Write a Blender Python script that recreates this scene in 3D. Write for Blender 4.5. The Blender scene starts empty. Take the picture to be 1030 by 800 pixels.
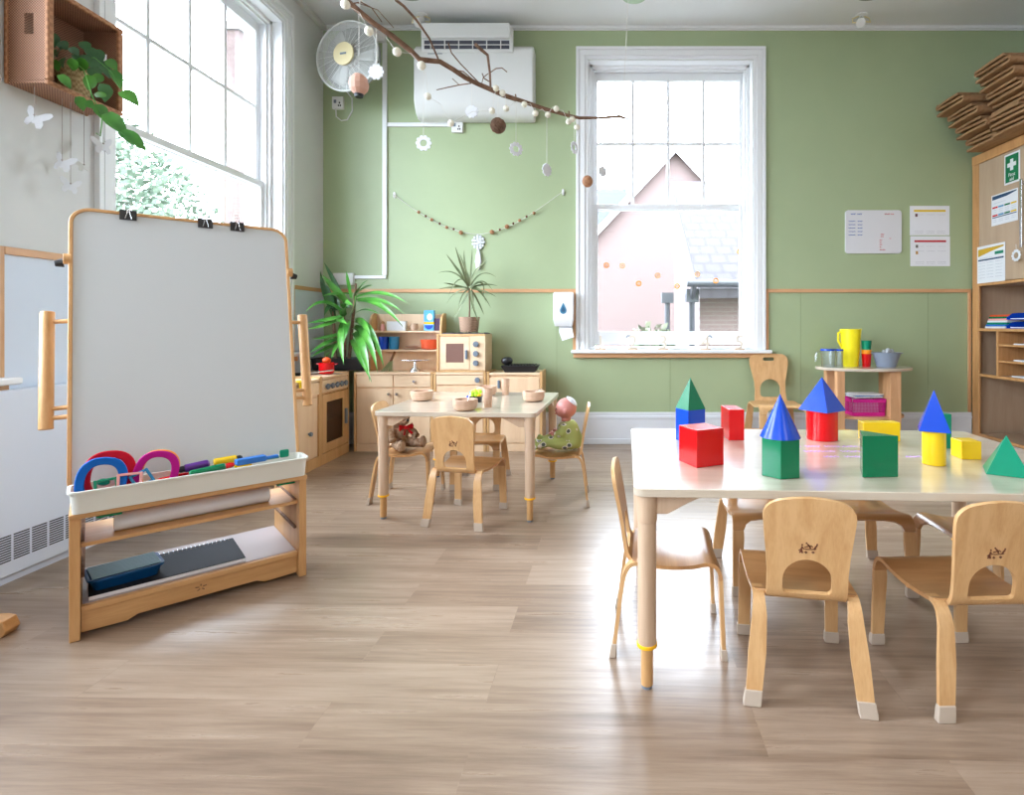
import bpy, bmesh, math, random
from mathutils import Vector, Matrix, noise
R = math.radians
sc = bpy.context.scene
COL = sc.collection

# ---------------------------------------------------------------- camera, world, light, exposure
F, CX, CY, EYE = 541.0, 605.0, 328.0, 1.10      # focal length and principal point on the 1030 x 800 frame
cam_d = bpy.data.cameras.new('camera'); cam = bpy.data.objects.new('camera', cam_d); COL.objects.link(cam)
cam.location = (0, 0, EYE); cam.rotation_euler = (R(90), 0, 0)
cam_d.sensor_fit = 'HORIZONTAL'; cam_d.sensor_width = 36.0; cam_d.lens = 36.0 * F / 1030.0
cam_d.shift_x = (515.0 - CX) / 1030.0; cam_d.shift_y = (CY - 400.0) / 1030.0
cam_d.clip_start = 0.05; cam_d.clip_end = 300
sc.camera = cam
sc.view_settings.view_transform = 'Standard'
try: sc.view_settings.look = 'None'
except Exception: pass
sc.view_settings.gamma = 1.0
sc.view_settings.exposure = 0.0
sc.view_settings.use_curve_mapping = False
sc.cycles.use_denoising = True
sc.cycles.max_bounces = 10; sc.cycles.diffuse_bounces = 6; sc.cycles.glossy_bounces = 4
sc.cycles.transparent_max_bounces = 16; sc.cycles.transmission_bounces = 6
sc.cycles.caustics_reflective = False; sc.cycles.caustics_refractive = False
sc.cycles.sample_clamp_indirect = 8.0

world = bpy.data.worlds.new('overcast_sky'); sc.world = world; world.use_nodes = True
wn = world.node_tree.nodes; wl = world.node_tree.links
bgn = wn['Background']; bgn.inputs[0].default_value = (0.82, 0.94, 1.08, 1); bgn.inputs[1].default_value = 26.0

XL, XR, YB, YF, ZC = -2.603, 4.02, 5.03, -3.2, 3.90    # the room
SKY_PORTALS = [  # (location, rotation, width, height) of the daylight openings
    ((0.64, YB + 0.30, 2.2), (R(90), 0, R(180)), 1.5, 2.7)] + [
    ((XL - 0.30, y, 2.2), (R(90), 0, R(-90)), 1.5, 2.7) for y in (3.635, 1.425, -1.2)]
for k, (loc, rot, w, h) in enumerate(SKY_PORTALS):
    ld = bpy.data.lights.new('sky_portal', 'AREA'); ld.shape = 'RECTANGLE'; ld.size = w; ld.size_y = h
    lo = bpy.data.objects.new('sky_portal', ld); COL.objects.link(lo); lo.location = loc; lo.rotation_euler = rot
    ld.cycles.is_portal = True
FILL_LAMP_POWER = 9.0     # watts of each added fill lamp (built in make_fill_lamp)

def P(px, py, Y):
    """world point at depth Y seen at image position px, py from the photographer's standpoint"""
    return Vector(((px - CX) * Y / F, Y, EYE - (py - CY) * Y / F))

# ---------------------------------------------------------------- materials
def mat(name, col, rough=0.5, metal=0.0, spec=0.5, coat=0.0, emit=None, alpha=None):
    m = bpy.data.materials.new(name); m.use_nodes = True
    b = m.node_tree.nodes['Principled BSDF']
    b.inputs['Base Color'].default_value = (*col, 1); b.inputs['Roughness'].default_value = rough
    b.inputs['Metallic'].default_value = metal; b.inputs['Specular IOR Level'].default_value = spec
    if coat: b.inputs['Coat Weight'].default_value = coat; b.inputs['Coat Roughness'].default_value = 0.12
    if emit: b.inputs['Emission Color'].default_value = (*emit[:3], 1); b.inputs['Emission Strength'].default_value = emit[3]
    return m
def nodes(m): return m.node_tree.nodes, m.node_tree.links, m.node_tree.nodes['Principled BSDF']
def ramp(n, stops):
    r = n.new('ShaderNodeValToRGB'); e = r.color_ramp.elements
    while len(e) < len(stops): e.new(0.5)
    for k, (p, c) in enumerate(stops): e[k].position = p; e[k].color = (*c, 1)
    return r
def noisy(name, c1, c2, scale=8, rough=0.6, bump=0.0, stretch=(1, 1, 1), detail=4, spec=0.5, coat=0.0, rot=(0, 0, 0)):
    m = mat(name, c1, rough, spec=spec, coat=coat); n, l, b = nodes(m)
    tc = n.new('ShaderNodeTexCoord'); mp = n.new('ShaderNodeMapping'); nz = n.new('ShaderNodeTexNoise')
    mp.inputs['Scale'].default_value = stretch; mp.inputs['Rotation'].default_value = rot
    nz.inputs['Scale'].default_value = scale; nz.inputs['Detail'].default_value = detail
    l.new(tc.outputs['Object'], mp.inputs[0]); l.new(mp.outputs[0], nz.inputs['Vector'])
    r = ramp(n, [(0.35, c1), (0.65, c2)]); l.new(nz.outputs['Fac'], r.inputs[0]); l.new(r.outputs[0], b.inputs['Base Color'])
    if bump:
        bp = n.new('ShaderNodeBump'); bp.inputs['Strength'].default_value = bump; bp.inputs['Distance'].default_value = 0.01
        l.new(nz.outputs['Fac'], bp.inputs['Height']); l.new(bp.outputs[0], b.inputs['Normal'])
    return m
def wood(name, c1, c2, axis='z', scale=6, rough=0.42, coat=0.12):
    st = {'x': (0.8, 9, 9), 'y': (9, 0.8, 9), 'z': (9, 9, 0.8)}[axis]
    m = mat(name, c1, rough, coat=coat); n, l, b = nodes(m)
    tc = n.new('ShaderNodeTexCoord'); mp = n.new('ShaderNodeMapping'); nz = n.new('ShaderNodeTexNoise'); nf = n.new('ShaderNodeTexNoise')
    mp.inputs['Scale'].default_value = st
    nz.inputs['Scale'].default_value = scale * 0.5; nz.inputs['Detail'].default_value = 5; nz.inputs['Distortion'].default_value = 0.6
    nf.inputs['Scale'].default_value = scale * 4; nf.inputs['Detail'].default_value = 3
    l.new(tc.outputs['Object'], mp.inputs[0]); l.new(mp.outputs[0], nz.inputs['Vector']); l.new(mp.outputs[0], nf.inputs['Vector'])
    ad = n.new('ShaderNodeMath'); ad.operation = 'MULTIPLY_ADD'; ad.inputs[1].default_value = 0.35; 
    l.new(nf.outputs['Fac'], ad.inputs[0]); l.new(nz.outputs['Fac'], ad.inputs[2])
    r = ramp(n, [(0.48, c2), (0.78, c1)]); l.new(ad.outputs[0], r.inputs[0]); l.new(r.outputs[0], b.inputs['Base Color'])
    return m
def glass(name='window_glass', tint=(1, 1, 1), refl=0.06, rough=0.02):
    m = bpy.data.materials.new(name); m.use_nodes = True; n = m.node_tree.nodes; l = m.node_tree.links
    n.remove(n['Principled BSDF']); o = n['Material Output']
    t = n.new('ShaderNodeBsdfTransparent'); t.inputs[0].default_value = (*tint, 1)
    g = n.new('ShaderNodeBsdfGlossy'); g.inputs['Roughness'].default_value = rough
    mx = n.new('ShaderNodeMixShader'); lw = n.new('ShaderNodeLayerWeight'); lw.inputs[0].default_value = 0.15
    mm = n.new('ShaderNodeMath'); mm.operation = 'MULTIPLY_ADD'; mm.inputs[1].default_value = 0.5; mm.inputs[2].default_value = refl * 0.5
    l.new(lw.outputs['Fresnel'], mm.inputs[0]); l.new(mm.outputs[0], mx.inputs[0])
    l.new(t.outputs[0], mx.inputs[1]); l.new(g.outputs[0], mx.inputs[2]); l.new(mx.outputs[0], o.inputs[0])
    return m
M = {}
M['green'] = noisy('sage_green_paint', (0.345, 0.42, 0.245), (0.36, 0.435, 0.255), 3, 0.40, 0.02, spec=0.5)
M['white_wall'] = noisy('pale_grey_paint', (0.62, 0.63, 0.62), (0.66, 0.66, 0.65), 2, 0.6, 0.02)
M['ceiling'] = noisy('ceiling_paint', (0.70, 0.70, 0.70), (0.73, 0.73, 0.73), 1.5, 0.8)
M['panel_white'] = noisy('pale_blue_white_paint', (0.60, 0.66, 0.75), (0.62, 0.68, 0.77), 2, 0.45)
M['gloss_white'] = mat('white_gloss_paint', (0.78, 0.79, 0.80), 0.32)
M['skirting'] = mat('skirting_white', (0.72, 0.75, 0.80), 0.38)
M['heater'] = mat('heater_cover_white', (0.66, 0.71, 0.80), 0.40)
M['trimwood_x'] = wood('dado_wood', (0.62, 0.34, 0.17), (0.52, 0.27, 0.12), 'x', rough=0.45)
M['trimwood_z'] = wood('dado_wood_upright', (0.62, 0.34, 0.17), (0.52, 0.27, 0.12), 'z', rough=0.45)
M['trimwood_y'] = wood('dado_wood_side', (0.62, 0.34, 0.17), (0.52, 0.27, 0.12), 'y', rough=0.45)
M['birch'] = wood('birch_ply', (0.66, 0.40, 0.185), (0.56, 0.31, 0.125), 'z')
M['birch_seat'] = wood('birch_ply_seat', (0.50, 0.255, 0.10), (0.40, 0.19, 0.065), 'x', rough=0.30, coat=0.3)
M['birch_edge'] = wood('ply_edge', (0.62, 0.42, 0.25), (0.42, 0.24, 0.12), 'y')
M['tabletop'] = wood('maple_laminate', (0.59, 0.505, 0.40), (0.51, 0.425, 0.325), 'x', scale=4, rough=0.28, coat=0.9)
M['tableleg'] = wood('pale_maple', (0.60, 0.43, 0.30), (0.52, 0.355, 0.235), 'z', scale=4)
M['paleply'] = wood('pale_number_ply', (0.72, 0.64, 0.54), (0.62, 0.53, 0.43), 'z')
M['insert'] = wood('leg_insert_wood', (0.60, 0.34, 0.14), (0.50, 0.27, 0.10), 'z')
M['kitchen'] = wood('kitchen_birch', (0.84, 0.62, 0.41), (0.77, 0.54, 0.34), 'z', scale=4)
M['kitchen_x'] = wood('kitchen_birch_rail', (0.85, 0.63, 0.42), (0.78, 0.56, 0.36), 'x', scale=4)
M['kitchen_edge'] = wood('kitchen_edge', (0.66, 0.40, 0.18), (0.56, 0.32, 0.13), 'z', scale=4)
M['easel'] = wood('easel_beech', (0.64, 0.36, 0.15), (0.54, 0.285, 0.105), 'z', scale=5)
M['easel_x'] = wood('easel_beech_rail', (0.64, 0.36, 0.15), (0.54, 0.285, 0.105), 'x', scale=5)
M['cabwood'] = wood('cabinet_beech', (0.58, 0.30, 0.12), (0.48, 0.235, 0.085), 'z')
M['cabpanel'] = wood('cabinet_panel', (0.48, 0.345, 0.235), (0.43, 0.30, 0.20), 'z', scale=3)
M['grey'] = mat('blue_grey_plastic', (0.16, 0.20, 0.25), 0.45)
M['black'] = mat('black_plastic', (0.012, 0.012, 0.015), 0.4)
M['dark'] = noisy('dark_cloth', (0.02, 0.028, 0.045), (0.05, 0.06, 0.09), 40, 0.9)
M['steel'] = mat('steel', (0.6, 0.6, 0.62), 0.25, 1.0)
M['white'] = mat('white_plastic', (0.75, 0.75, 0.74), 0.4)
M['ac_white'] = mat('ac_white', (0.66, 0.67, 0.65), 0.4)
M['paper'] = mat('paper_white', (0.76, 0.77, 0.80), 0.7)
M['cream'] = mat('cream_plastic', (0.72, 0.62, 0.36), 0.5)
M['board'] = mat('whiteboard_surface', (0.60, 0.63, 0.64), 0.5, spec=0.25)
M['tray'] = mat('tray_plastic', (0.70, 0.70, 0.64), 0.4)
M['cap'] = mat('foot_cap_rubber', (0.47, 0.38, 0.30), 0.7)
M['yellow_ring'] = mat('yellow_ring', (0.95, 0.50, 0.01), 0.45)
M['red'] = mat('red_block', (0.62, 0.003, 0.006), 0.22, spec=0.3, coat=0.2)
M['blue'] = mat('blue_block', (0.003, 0.055, 0.46), 0.22, spec=0.3, coat=0.2)
M['greenb'] = mat('green_block', (0.0, 0.155, 0.06), 0.22, spec=0.3, coat=0.2)
M['greenp'] = mat('teal_green_block', (0.0, 0.22, 0.12), 0.3, spec=0.3)
M['yellow'] = mat('yellow_block', (0.80, 0.52, 0.012), 0.22, spec=0.3, coat=0.2)
M['magenta'] = mat('magenta_plastic', (0.55, 0.004, 0.22), 0.4)
M['purple'] = mat('purple_plastic', (0.09, 0.012, 0.20), 0.35)
M['pink'] = mat('pink_plastic', (0.80, 0.36, 0.34), 0.45)
M['teal'] = mat('teal_plastic', (0.01, 0.22, 0.45), 0.4)
M['lightblue'] = mat('light_blue_plastic', (0.03, 0.16, 0.50), 0.5, spec=0.3)
M['ringblue'] = mat('blue_foam', (0.005, 0.115, 0.46), 0.7, spec=0.2)
M['ringred'] = mat('red_foam', (0.55, 0.004, 0.02), 0.7, spec=0.2)
M['ringmagenta'] = mat('magenta_foam', (0.42, 0.004, 0.20), 0.7, spec=0.2)
M['lime'] = mat('lime_plastic', (0.50, 0.85, 0.04), 0.45)
M['orange'] = mat('orange_plastic', (0.90, 0.30, 0.01), 0.35)
M['terracotta'] = mat('orange_red_bowl', (0.66, 0.085, 0.025), 0.4)
M['bucket'] = mat('blue_grey_enamel', (0.26, 0.31, 0.40), 0.4)
M['clear'] = glass('clear_plastic', (0.95, 0.97, 0.98), 0.2, 0.25)
M['glass'] = glass()
M['darkglass'] = mat('oven_window_glass', (0.10, 0.055, 0.035), 0.12)
M['woodbowl'] = wood('pale_turned_wood', (0.62, 0.42, 0.30), (0.52, 0.33, 0.22), 'x', scale=5, rough=0.6, coat=0)
M['brown'] = mat('burnt_brown_mark', (0.12, 0.03, 0.01), 0.6)
M['bark'] = noisy('branch_bark', (0.14, 0.075, 0.045), (0.24, 0.14, 0.09), 30, 0.9, 0.3)
M['string'] = mat('white_string', (0.72, 0.70, 0.66), 0.8)
M['brownstring'] = mat('grey_brown_string', (0.35, 0.30, 0.28), 0.8)
M['ballcream'] = mat('cream_cotton_ball', (0.80, 0.78, 0.66), 0.8)
M['felt'] = mat('white_felt', (0.70, 0.72, 0.76), 0.9, spec=0.1)
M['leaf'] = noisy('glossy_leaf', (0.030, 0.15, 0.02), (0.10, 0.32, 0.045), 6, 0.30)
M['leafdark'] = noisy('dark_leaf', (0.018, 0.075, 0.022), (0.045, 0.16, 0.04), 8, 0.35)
M['leafspike'] = noisy('spiky_leaf', (0.10, 0.15, 0.06), (0.22, 0.24, 0.12), 10, 0.5)
M['soil'] = noisy('dark_soil', (0.02, 0.014, 0.01), (0.05, 0.03, 0.02), 60, 1.0, 0.4)
M['teddy'] = noisy('brown_plush', (0.27, 0.155, 0.085), (0.47, 0.32, 0.21), 60, 1.0, 0.8)
M['skin'] = mat('doll_vinyl', (0.58, 0.23, 0.20), 0.4)
M['cork'] = wood('folded_card', (0.36, 0.20, 0.095), (0.26, 0.13, 0.055), 'y', scale=5, rough=0.7, coat=0)
M['brick'] = None

def weave(name, c1, c2, sc_=70):
    m = mat(name, c1, 0.7); n, l, b = nodes(m)
    tc = n.new('ShaderNodeTexCoord'); br = n.new('ShaderNodeTexChecker'); br.inputs['Scale'].default_value = sc_
    br.inputs['Color1'].default_value = (*c1, 1); br.inputs['Color2'].default_value = (*c2, 1)
    l.new(tc.outputs['Object'], br.inputs['Vector']); l.new(br.outputs['Color'], b.inputs['Base Color'])
    bp = n.new('ShaderNodeBump'); bp.inputs['Strength'].default_value = 0.6; bp.inputs['Distance'].default_value = 0.004
    l.new(br.outputs['Fac'], bp.inputs['Height']); l.new(bp.outputs[0], b.inputs['Normal'])
    return m
M['wicker'] = weave('woven_wicker', (0.42, 0.22, 0.13), (0.17, 0.075, 0.045), 170)
M['wickerframe'] = weave('wicker_binding', (0.44, 0.21, 0.10), (0.33, 0.15, 0.07), 60)
M['rattan'] = weave('rattan_pot_weave', (0.52, 0.38, 0.20), (0.34, 0.22, 0.10), 80)
M['basketpot'] = weave('seagrass_pot_weave', (0.50, 0.34, 0.24), (0.24, 0.14, 0.09), 90)

def onesie():
    m = mat('patterned_green_onesie', (0.42, 0.50, 0.17), 0.9); n, l, b = nodes(m)
    tc = n.new('ShaderNodeTexCoord'); v = n.new('ShaderNodeTexVoronoi'); v.inputs['Scale'].default_value = 22
    l.new(tc.outputs['Object'], v.inputs['Vector'])
    r = ramp(n, [(0.18, (0.10, 0.13, 0.12)), (0.24, (0.80, 0.80, 0.72)), (0.34, (0.42, 0.50, 0.17))]); r.color_ramp.interpolation = 'CONSTANT'
    l.new(v.outputs['Distance'], r.inputs[0]); l.new(r.outputs[0], b.inputs['Base Color']); return m
M['onesie'] = onesie()

def brickmat(name, c1, c2, mortar, scale=1.0, w=0.225, h=0.075, axis='xz'):
    m = mat(name, c1, 0.9); n, l, b = nodes(m)
    tc = n.new('ShaderNodeTexCoord'); mp = n.new('ShaderNodeMapping')
    if axis == 'xz': mp.inputs['Rotation'].default_value = (R(90), 0, 0)
    if axis == 'yz': mp.inputs['Rotation'].default_value = (R(90), 0, R(90))
    br = n.new('ShaderNodeTexBrick'); br.inputs['Scale'].default_value = scale
    br.inputs['Brick Width'].default_value = w; br.inputs['Row Height'].default_value = h; br.inputs['Mortar Size'].default_value = h * 0.12
    br.inputs['Color1'].default_value = (*c1, 1); br.inputs['Color2'].default_value = (*c2, 1); br.inputs['Mortar'].default_value = (*mortar, 1)
    l.new(tc.outputs['Object'], mp.inputs[0]); l.new(mp.outputs[0], br.inputs['Vector']); l.new(br.outputs['Color'], b.inputs['Base Color'])
    return m
M['brick'] = brickmat('red_brick', (0.094, 0.060, 0.053), (0.084, 0.053, 0.047), (0.104, 0.084, 0.076))
M['brick_side'] = brickmat('red_brick_side', (0.13, 0.075, 0.062), (0.12, 0.068, 0.057), (0.14, 0.11, 0.095), axis='yz')
M['rooftile'] = brickmat('clay_roof_tile', (0.027, 0.0225, 0.0255), (0.025, 0.0205, 0.0235), (0.017, 0.013, 0.015), w=0.3, h=0.25, axis='xy')
M['slate'] = brickmat('slate_roof', (0.026, 0.030, 0.034), (0.024, 0.028, 0.032), (0.019, 0.022, 0.025), w=0.3, h=0.25, axis='xy')
M['render'] = mat('pale_render', (0.16, 0.15, 0.14), 0.9)
M['gutter'] = mat('dark_gutter', (0.02, 0.02, 0.026), 0.5)
M['treeleaf'] = noisy('tree_leaves', (0.045, 0.070, 0.045), (0.085, 0.115, 0.075), 2, 0.8)
M['bushleaf'] = noisy('bush_leaves', (0.05, 0.07, 0.035), (0.085, 0.085, 0.05), 2, 0.8)
M['paving'] = noisy('pale_paving', (0.20, 0.20, 0.19), (0.25, 0.245, 0.235), 1, 0.9)

def floor_material():
    m = mat('vinyl_oak_planks', (0.5, 0.4, 0.3), 0.36, spec=0.5); n, l, b = nodes(m)
    tc = n.new('ShaderNodeTexCoord'); mp = n.new('ShaderNodeMapping'); mp.inputs['Rotation'].default_value = (0, 0, R(1.2))
    mp.inputs['Location'].default_value = (0.37, 0.06, 0)
    br = n.new('ShaderNodeTexBrick'); br.offset = 0.37; br.offset_frequency = 2
    br.inputs['Scale'].default_value = 1.0; br.inputs['Brick Width'].default_value = 1.22; br.inputs['Row Height'].default_value = 0.18
    br.inputs['Mortar Size'].default_value = 0.0009; br.inputs['Bias'].default_value = 0.0
    br.inputs['Color1'].default_value = (0, 0, 0, 1); br.inputs['Color2'].default_value = (1, 1, 1, 1); br.inputs['Mortar'].default_value = (0.3, 0.3, 0.3, 1)
    l.new(tc.outputs['Object'], mp.inputs[0]); l.new(mp.outputs[0], br.inputs['Vector'])
    # grain: noise stretched along the boards and shifted board by board
    sep = n.new('ShaderNodeSeparateXYZ'); l.new(mp.outputs[0], sep.inputs[0])
    bw = n.new('ShaderNodeMath'); bw.operation = 'MULTIPLY'; bw.inputs[1].default_value = 13.0; l.new(br.outputs['Color'], bw.inputs[0])
    cb = n.new('ShaderNodeCombineXYZ'); l.new(sep.outputs[0], cb.inputs[0]); l.new(sep.outputs[1], cb.inputs[1]); l.new(bw.outputs[0], cb.inputs[2])
    mp2 = n.new('ShaderNodeMapping'); mp2.inputs['Scale'].default_value = (1.3, 22, 1); l.new(cb.outputs[0], mp2.inputs[0])
    g1 = n.new('ShaderNodeTexNoise'); g1.inputs['Scale'].default_value = 1.5; g1.inputs['Detail'].default_value = 9; g1.inputs['Roughness'].default_value = 0.68; g1.inputs['Distortion'].default_value = 0.25
    l.new(mp2.outputs[0], g1.inputs['Vector'])
    mp3 = n.new('ShaderNodeMapping'); mp3.inputs['Scale'].default_value = (0.7, 3.2, 1); l.new(cb.outputs[0], mp3.inputs[0])
    g2 = n.new('ShaderNodeTexNoise'); g2.inputs['Scale'].default_value = 1.6; g2.inputs['Detail'].default_value = 3; l.new(mp3.outputs[0], g2.inputs['Vector'])
    a1 = n.new('ShaderNodeMath'); a1.operation = 'MULTIPLY'; a1.inputs[1].default_value = 0.62; l.new(g1.outputs['Fac'], a1.inputs[0])
    a2 = n.new('ShaderNodeMath'); a2.operation = 'MULTIPLY_ADD'; a2.inputs[1].default_value = 0.34; l.new(g2.outputs['Fac'], a2.inputs[0]); l.new(a1.outputs[0], a2.inputs[2])
    a3 = n.new('ShaderNodeMath'); a3.operation = 'MULTIPLY_ADD'; a3.inputs[1].default_value = 0.15; l.new(br.outputs['Color'], a3.inputs[0]); l.new(a2.outputs[0], a3.inputs[2])
    r = ramp(n, [(0.34, (0.150, 0.098, 0.066)), (0.50, (0.243, 0.168, 0.116)), (0.68, (0.350, 0.258, 0.188))])
    l.new(a3.outputs[0], r.inputs[0]); l.new(r.outputs[0], b.inputs['Base Color'])
    rr = n.new('ShaderNodeMapRange'); rr.inputs[1].default_value = 0.3; rr.inputs[2].default_value = 0.7; rr.inputs[3].default_value = 0.34; rr.inputs[4].default_value = 0.26
    l.new(g1.outputs['Fac'], rr.inputs[0]); l.new(rr.outputs[0], b.inputs['Roughness'])
    bp = n.new('ShaderNodeBump'); bp.inputs['Strength'].default_value = 0.12; bp.inputs['Distance'].default_value = 0.003
    l.new(g1.outputs['Fac'], bp.inputs['Height']); l.new(bp.outputs[0], b.inputs['Normal'])
    return m
M['floor'] = floor_material()

# ---------------------------------------------------------------- mesh building
class MB:
    """collects shapes and links them as one mesh object"""
    def __init__(s): s.bm = bmesh.new(); s.mx = Matrix()
    def v(s, p): return s.bm.verts.new(s.mx @ Vector(p))
    def box(s, lo, hi):
        x0, y0, z0 = lo; x1, y1, z1 = hi
        q = [s.v(p) for p in ((x0, y0, z0), (x1, y0, z0), (x1, y1, z0), (x0, y1, z0), (x0, y0, z1), (x1, y0, z1), (x1, y1, z1), (x0, y1, z1))]
        for f in ((0, 3, 2, 1), (4, 5, 6, 7), (0, 1, 5, 4), (1, 2, 6, 5), (2, 3, 7, 6), (3, 0, 4, 7)): s.bm.faces.new([q[i] for i in f])
        return s
    def loft(s, rings, cap=True, close=True):
        rr = [[s.v(p) for p in ring] for ring in rings]; n = len(rr[0])
        for a, b in zip(rr, rr[1:]):
            for i in range(n if close else n - 1):
                j = (i + 1) % n; s.bm.faces.new((a[i], a[j], b[j], b[i]))
        if cap and n > 2: s.bm.faces.new(rr[0][::-1]); s.bm.faces.new(rr[-1])
        return s
    def cyl(s, p0, p1, r0, r1=None, seg=20, cap=True):
        r1 = r0 if r1 is None else r1; p0 = Vector(p0); p1 = Vector(p1); d = (p1 - p0).normalized()
        a = d.orthogonal().normalized(); b = d.cross(a)
        rg = lambda p, r: [p + a * math.cos(t) * r + b * math.sin(t) * r for t in [2 * math.pi * i / seg for i in range(seg)]]
        return s.loft([rg(p0, r0), rg(p1, r1)], cap)
    def tube(s, pts, r, seg=8):
        pts = [Vector(p) for p in pts]; n = len(pts); rs = r if isinstance(r, (list, tuple)) else [r] * n
        rings = []; up = None
        for i, p in enumerate(pts):
            d = (pts[min(i + 1, n - 1)] - pts[max(i - 1, 0)]).normalized()
            if up is None: up = d.orthogonal().normalized()
            up = (up - d * up.dot(d)); up = up.normalized() if up.length > 1e-6 else d.orthogonal().normalized()
            b = d.cross(up)
            rings.append([p + (up * math.cos(2 * math.pi * k / seg) + b * math.sin(2 * math.pi * k / seg)) * rs[i] for k in range(seg)])
        return s.loft(rings)
    def lathe(s, prof, c=(0, 0, 0), seg=28, sx=1, sy=1):
        c = Vector(c); rings = [[c + Vector((math.cos(2 * math.pi * k / seg) * r * sx, math.sin(2 * math.pi * k / seg) * r * sy, z)) for k in range(seg)] for r, z in prof]
        return s.loft(rings)
    def ball(s, c, r, seg=16, rot=None):
        r = Vector(r) if hasattr(r, '__len__') else Vector((r, r, r)); c = Vector(c); n = seg // 2
        rings = []
        for i in range(n + 1):
            t = math.pi * (i + 0.001) / (n + 0.002); rings.append([(math.sin(t) * math.cos(2 * math.pi * k / seg), math.sin(t) * math.sin(2 * math.pi * k / seg), -math.cos(t)) for k in range(seg)])
        rm = rot if rot is not None else Matrix()
        return s.loft([[c + rm @ Vector((p[0] * r.x, p[1] * r.y, p[2] * r.z)) for p in ring] for ring in rings])
    def prism(s, poly, z0, z1, f=None):
        """polygon in a plane, extruded; f maps (u, v, w) to 3-D"""
        f = f or (lambda u, v, w: (u, v, w))
        return s.loft([[f(u, v, z0) for u, v in poly], [f(u, v, z1) for u, v in poly]])
    def sheet(s, loops, cuts, fmap, t, cutsx=()):
        """flat outline with holes, cut into strips, bent by fmap(x, s)->(point, normal) and given thickness t"""
        b = bmesh.new(); ed = []
        for lp in loops:
            vs = [b.verts.new((x, y, 0)) for x, y in lp]
            for i in range(len(vs)): ed.append(b.edges.new((vs[i], vs[(i + 1) % len(vs)])))
        bmesh.ops.triangle_fill(b, use_beauty=True, use_dissolve=False, edges=ed)
        for c in cuts: bmesh.ops.bisect_plane(b, geom=b.verts[:] + b.edges[:] + b.faces[:], dist=1e-6, plane_co=(0, c, 0), plane_no=(0, 1, 0))
        for c in cutsx: bmesh.ops.bisect_plane(b, geom=b.verts[:] + b.edges[:] + b.faces[:], dist=1e-6, plane_co=(c, 0, 0), plane_no=(1, 0, 0))
        bmesh.ops.recalc_face_normals(b, faces=b.faces[:])
        top, bot = {}, {}
        for v in b.verts:
            p, nn = fmap(v.co.x, v.co.y); p = Vector(p); nn = Vector(nn)
            top[v] = s.v(p + nn * t / 2); bot[v] = s.v(p - nn * t / 2)
        for f in b.faces:
            s.bm.faces.new([top[v] for v in f.verts]); s.bm.faces.new([bot[v] for v in reversed(f.verts)])
        for e in b.edges:
            if len(e.link_faces) == 1:
                l = [x for x in e.link_faces[0].loops if x.edge == e][0]; a, c = l.vert, l.link_loop_next.vert
                s.bm.faces.new((top[c], top[a], bot[a], bot[c]))
        b.free(); return s
    def build(s, name, m, parent=None, bevel=0, smooth=True, angle=38, loc=None, rot=None, seg=2, sub=0, recalc=True):
        if recalc: bmesh.ops.recalc_face_normals(s.bm, faces=s.bm.faces[:])
        if smooth:
            for f in s.bm.faces: f.smooth = True
            if not bevel:
                for e in s.bm.edges:
                    if len(e.link_faces) == 2 and e.calc_face_angle(0) > R(angle): e.smooth = False
        me = bpy.data.meshes.new(name); s.bm.to_mesh(me); s.bm.free()
        for x in (m if isinstance(m, list) else [m]): me.materials.append(x)
        o = bpy.data.objects.new(name, me); COL.objects.link(o)
        if parent is not None: o.parent = parent
        if loc is not None: o.location = loc
        if rot is not None: o.rotation_euler = rot
        if bevel:
            bv = o.modifiers.new('bevel', 'BEVEL'); bv.width = bevel; bv.segments = seg; bv.limit_method = 'ANGLE'; bv.angle_limit = R(angle)
            bv.harden_normals = True
        if sub: sm = o.modifiers.new('subdivision', 'SUBSURF'); sm.levels = sub; sm.render_levels = sub
        return o

def tag(o, label=None, cat=None, group=None, kind=None):
    if label: o['label'] = label
    if cat: o['category'] = cat
    if group: o['group'] = group
    if kind: o['kind'] = kind
    return o
def thing(name, loc=(0, 0, 0), rz=0.0, label=None, cat=None, group=None, rot=None):
    o = bpy.data.objects.new(name, None); COL.objects.link(o); o.location = loc
    o.rotation_euler = rot if rot is not None else (0, 0, rz); o.empty_display_size = 0.1
    return tag(o, label, cat, group)
def dup(o, parent=None):
    c = o.copy(); COL.objects.link(c)
    if parent is not None: c.parent = parent
    for ch in list(o.children): dup(ch, c)
    return c
def boxo(name, lo, hi, m, parent=None, bevel=0.0, **k): return MB().box(lo, hi).build(name, m, parent, bevel=bevel, smooth=bool(bevel), **k)
def rrect(w, h, r, n=6, cx=0, cy=0):
    o = []
    for sx, sy, a in ((1, -1, -90), (1, 1, 0), (-1, 1, 90), (-1, -1, 180)):
        for k in range(n + 1):
            t = R(a + 90 * k / n); o.append((cx + sx * (w / 2 - r) + math.cos(t) * r, cy + sy * (h / 2 - r) + math.sin(t) * r))
    return o
def meshed(o, parent, loc, rot):
    me = bpy.data.meshes.new_from_object(o); n = o.name; bpy.data.objects.remove(o); q = bpy.data.objects.new(n, me); COL.objects.link(q)
    q.parent = parent; q.location = loc; q.rotation_euler = rot; return q
def text(s, size, m, parent, loc, rot, name='lettering', ext=0.0004, align='CENTER'):
    c = bpy.data.curves.new(name, 'FONT'); c.body = s; c.size = size; c.extrude = ext; c.align_x = align; c.align_y = 'CENTER'
    c.materials.append(m); o = bpy.data.objects.new(name, c); COL.objects.link(o); return meshed(o, parent, loc, rot)
def struct(o): o['kind'] = 'structure'; return o

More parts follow.
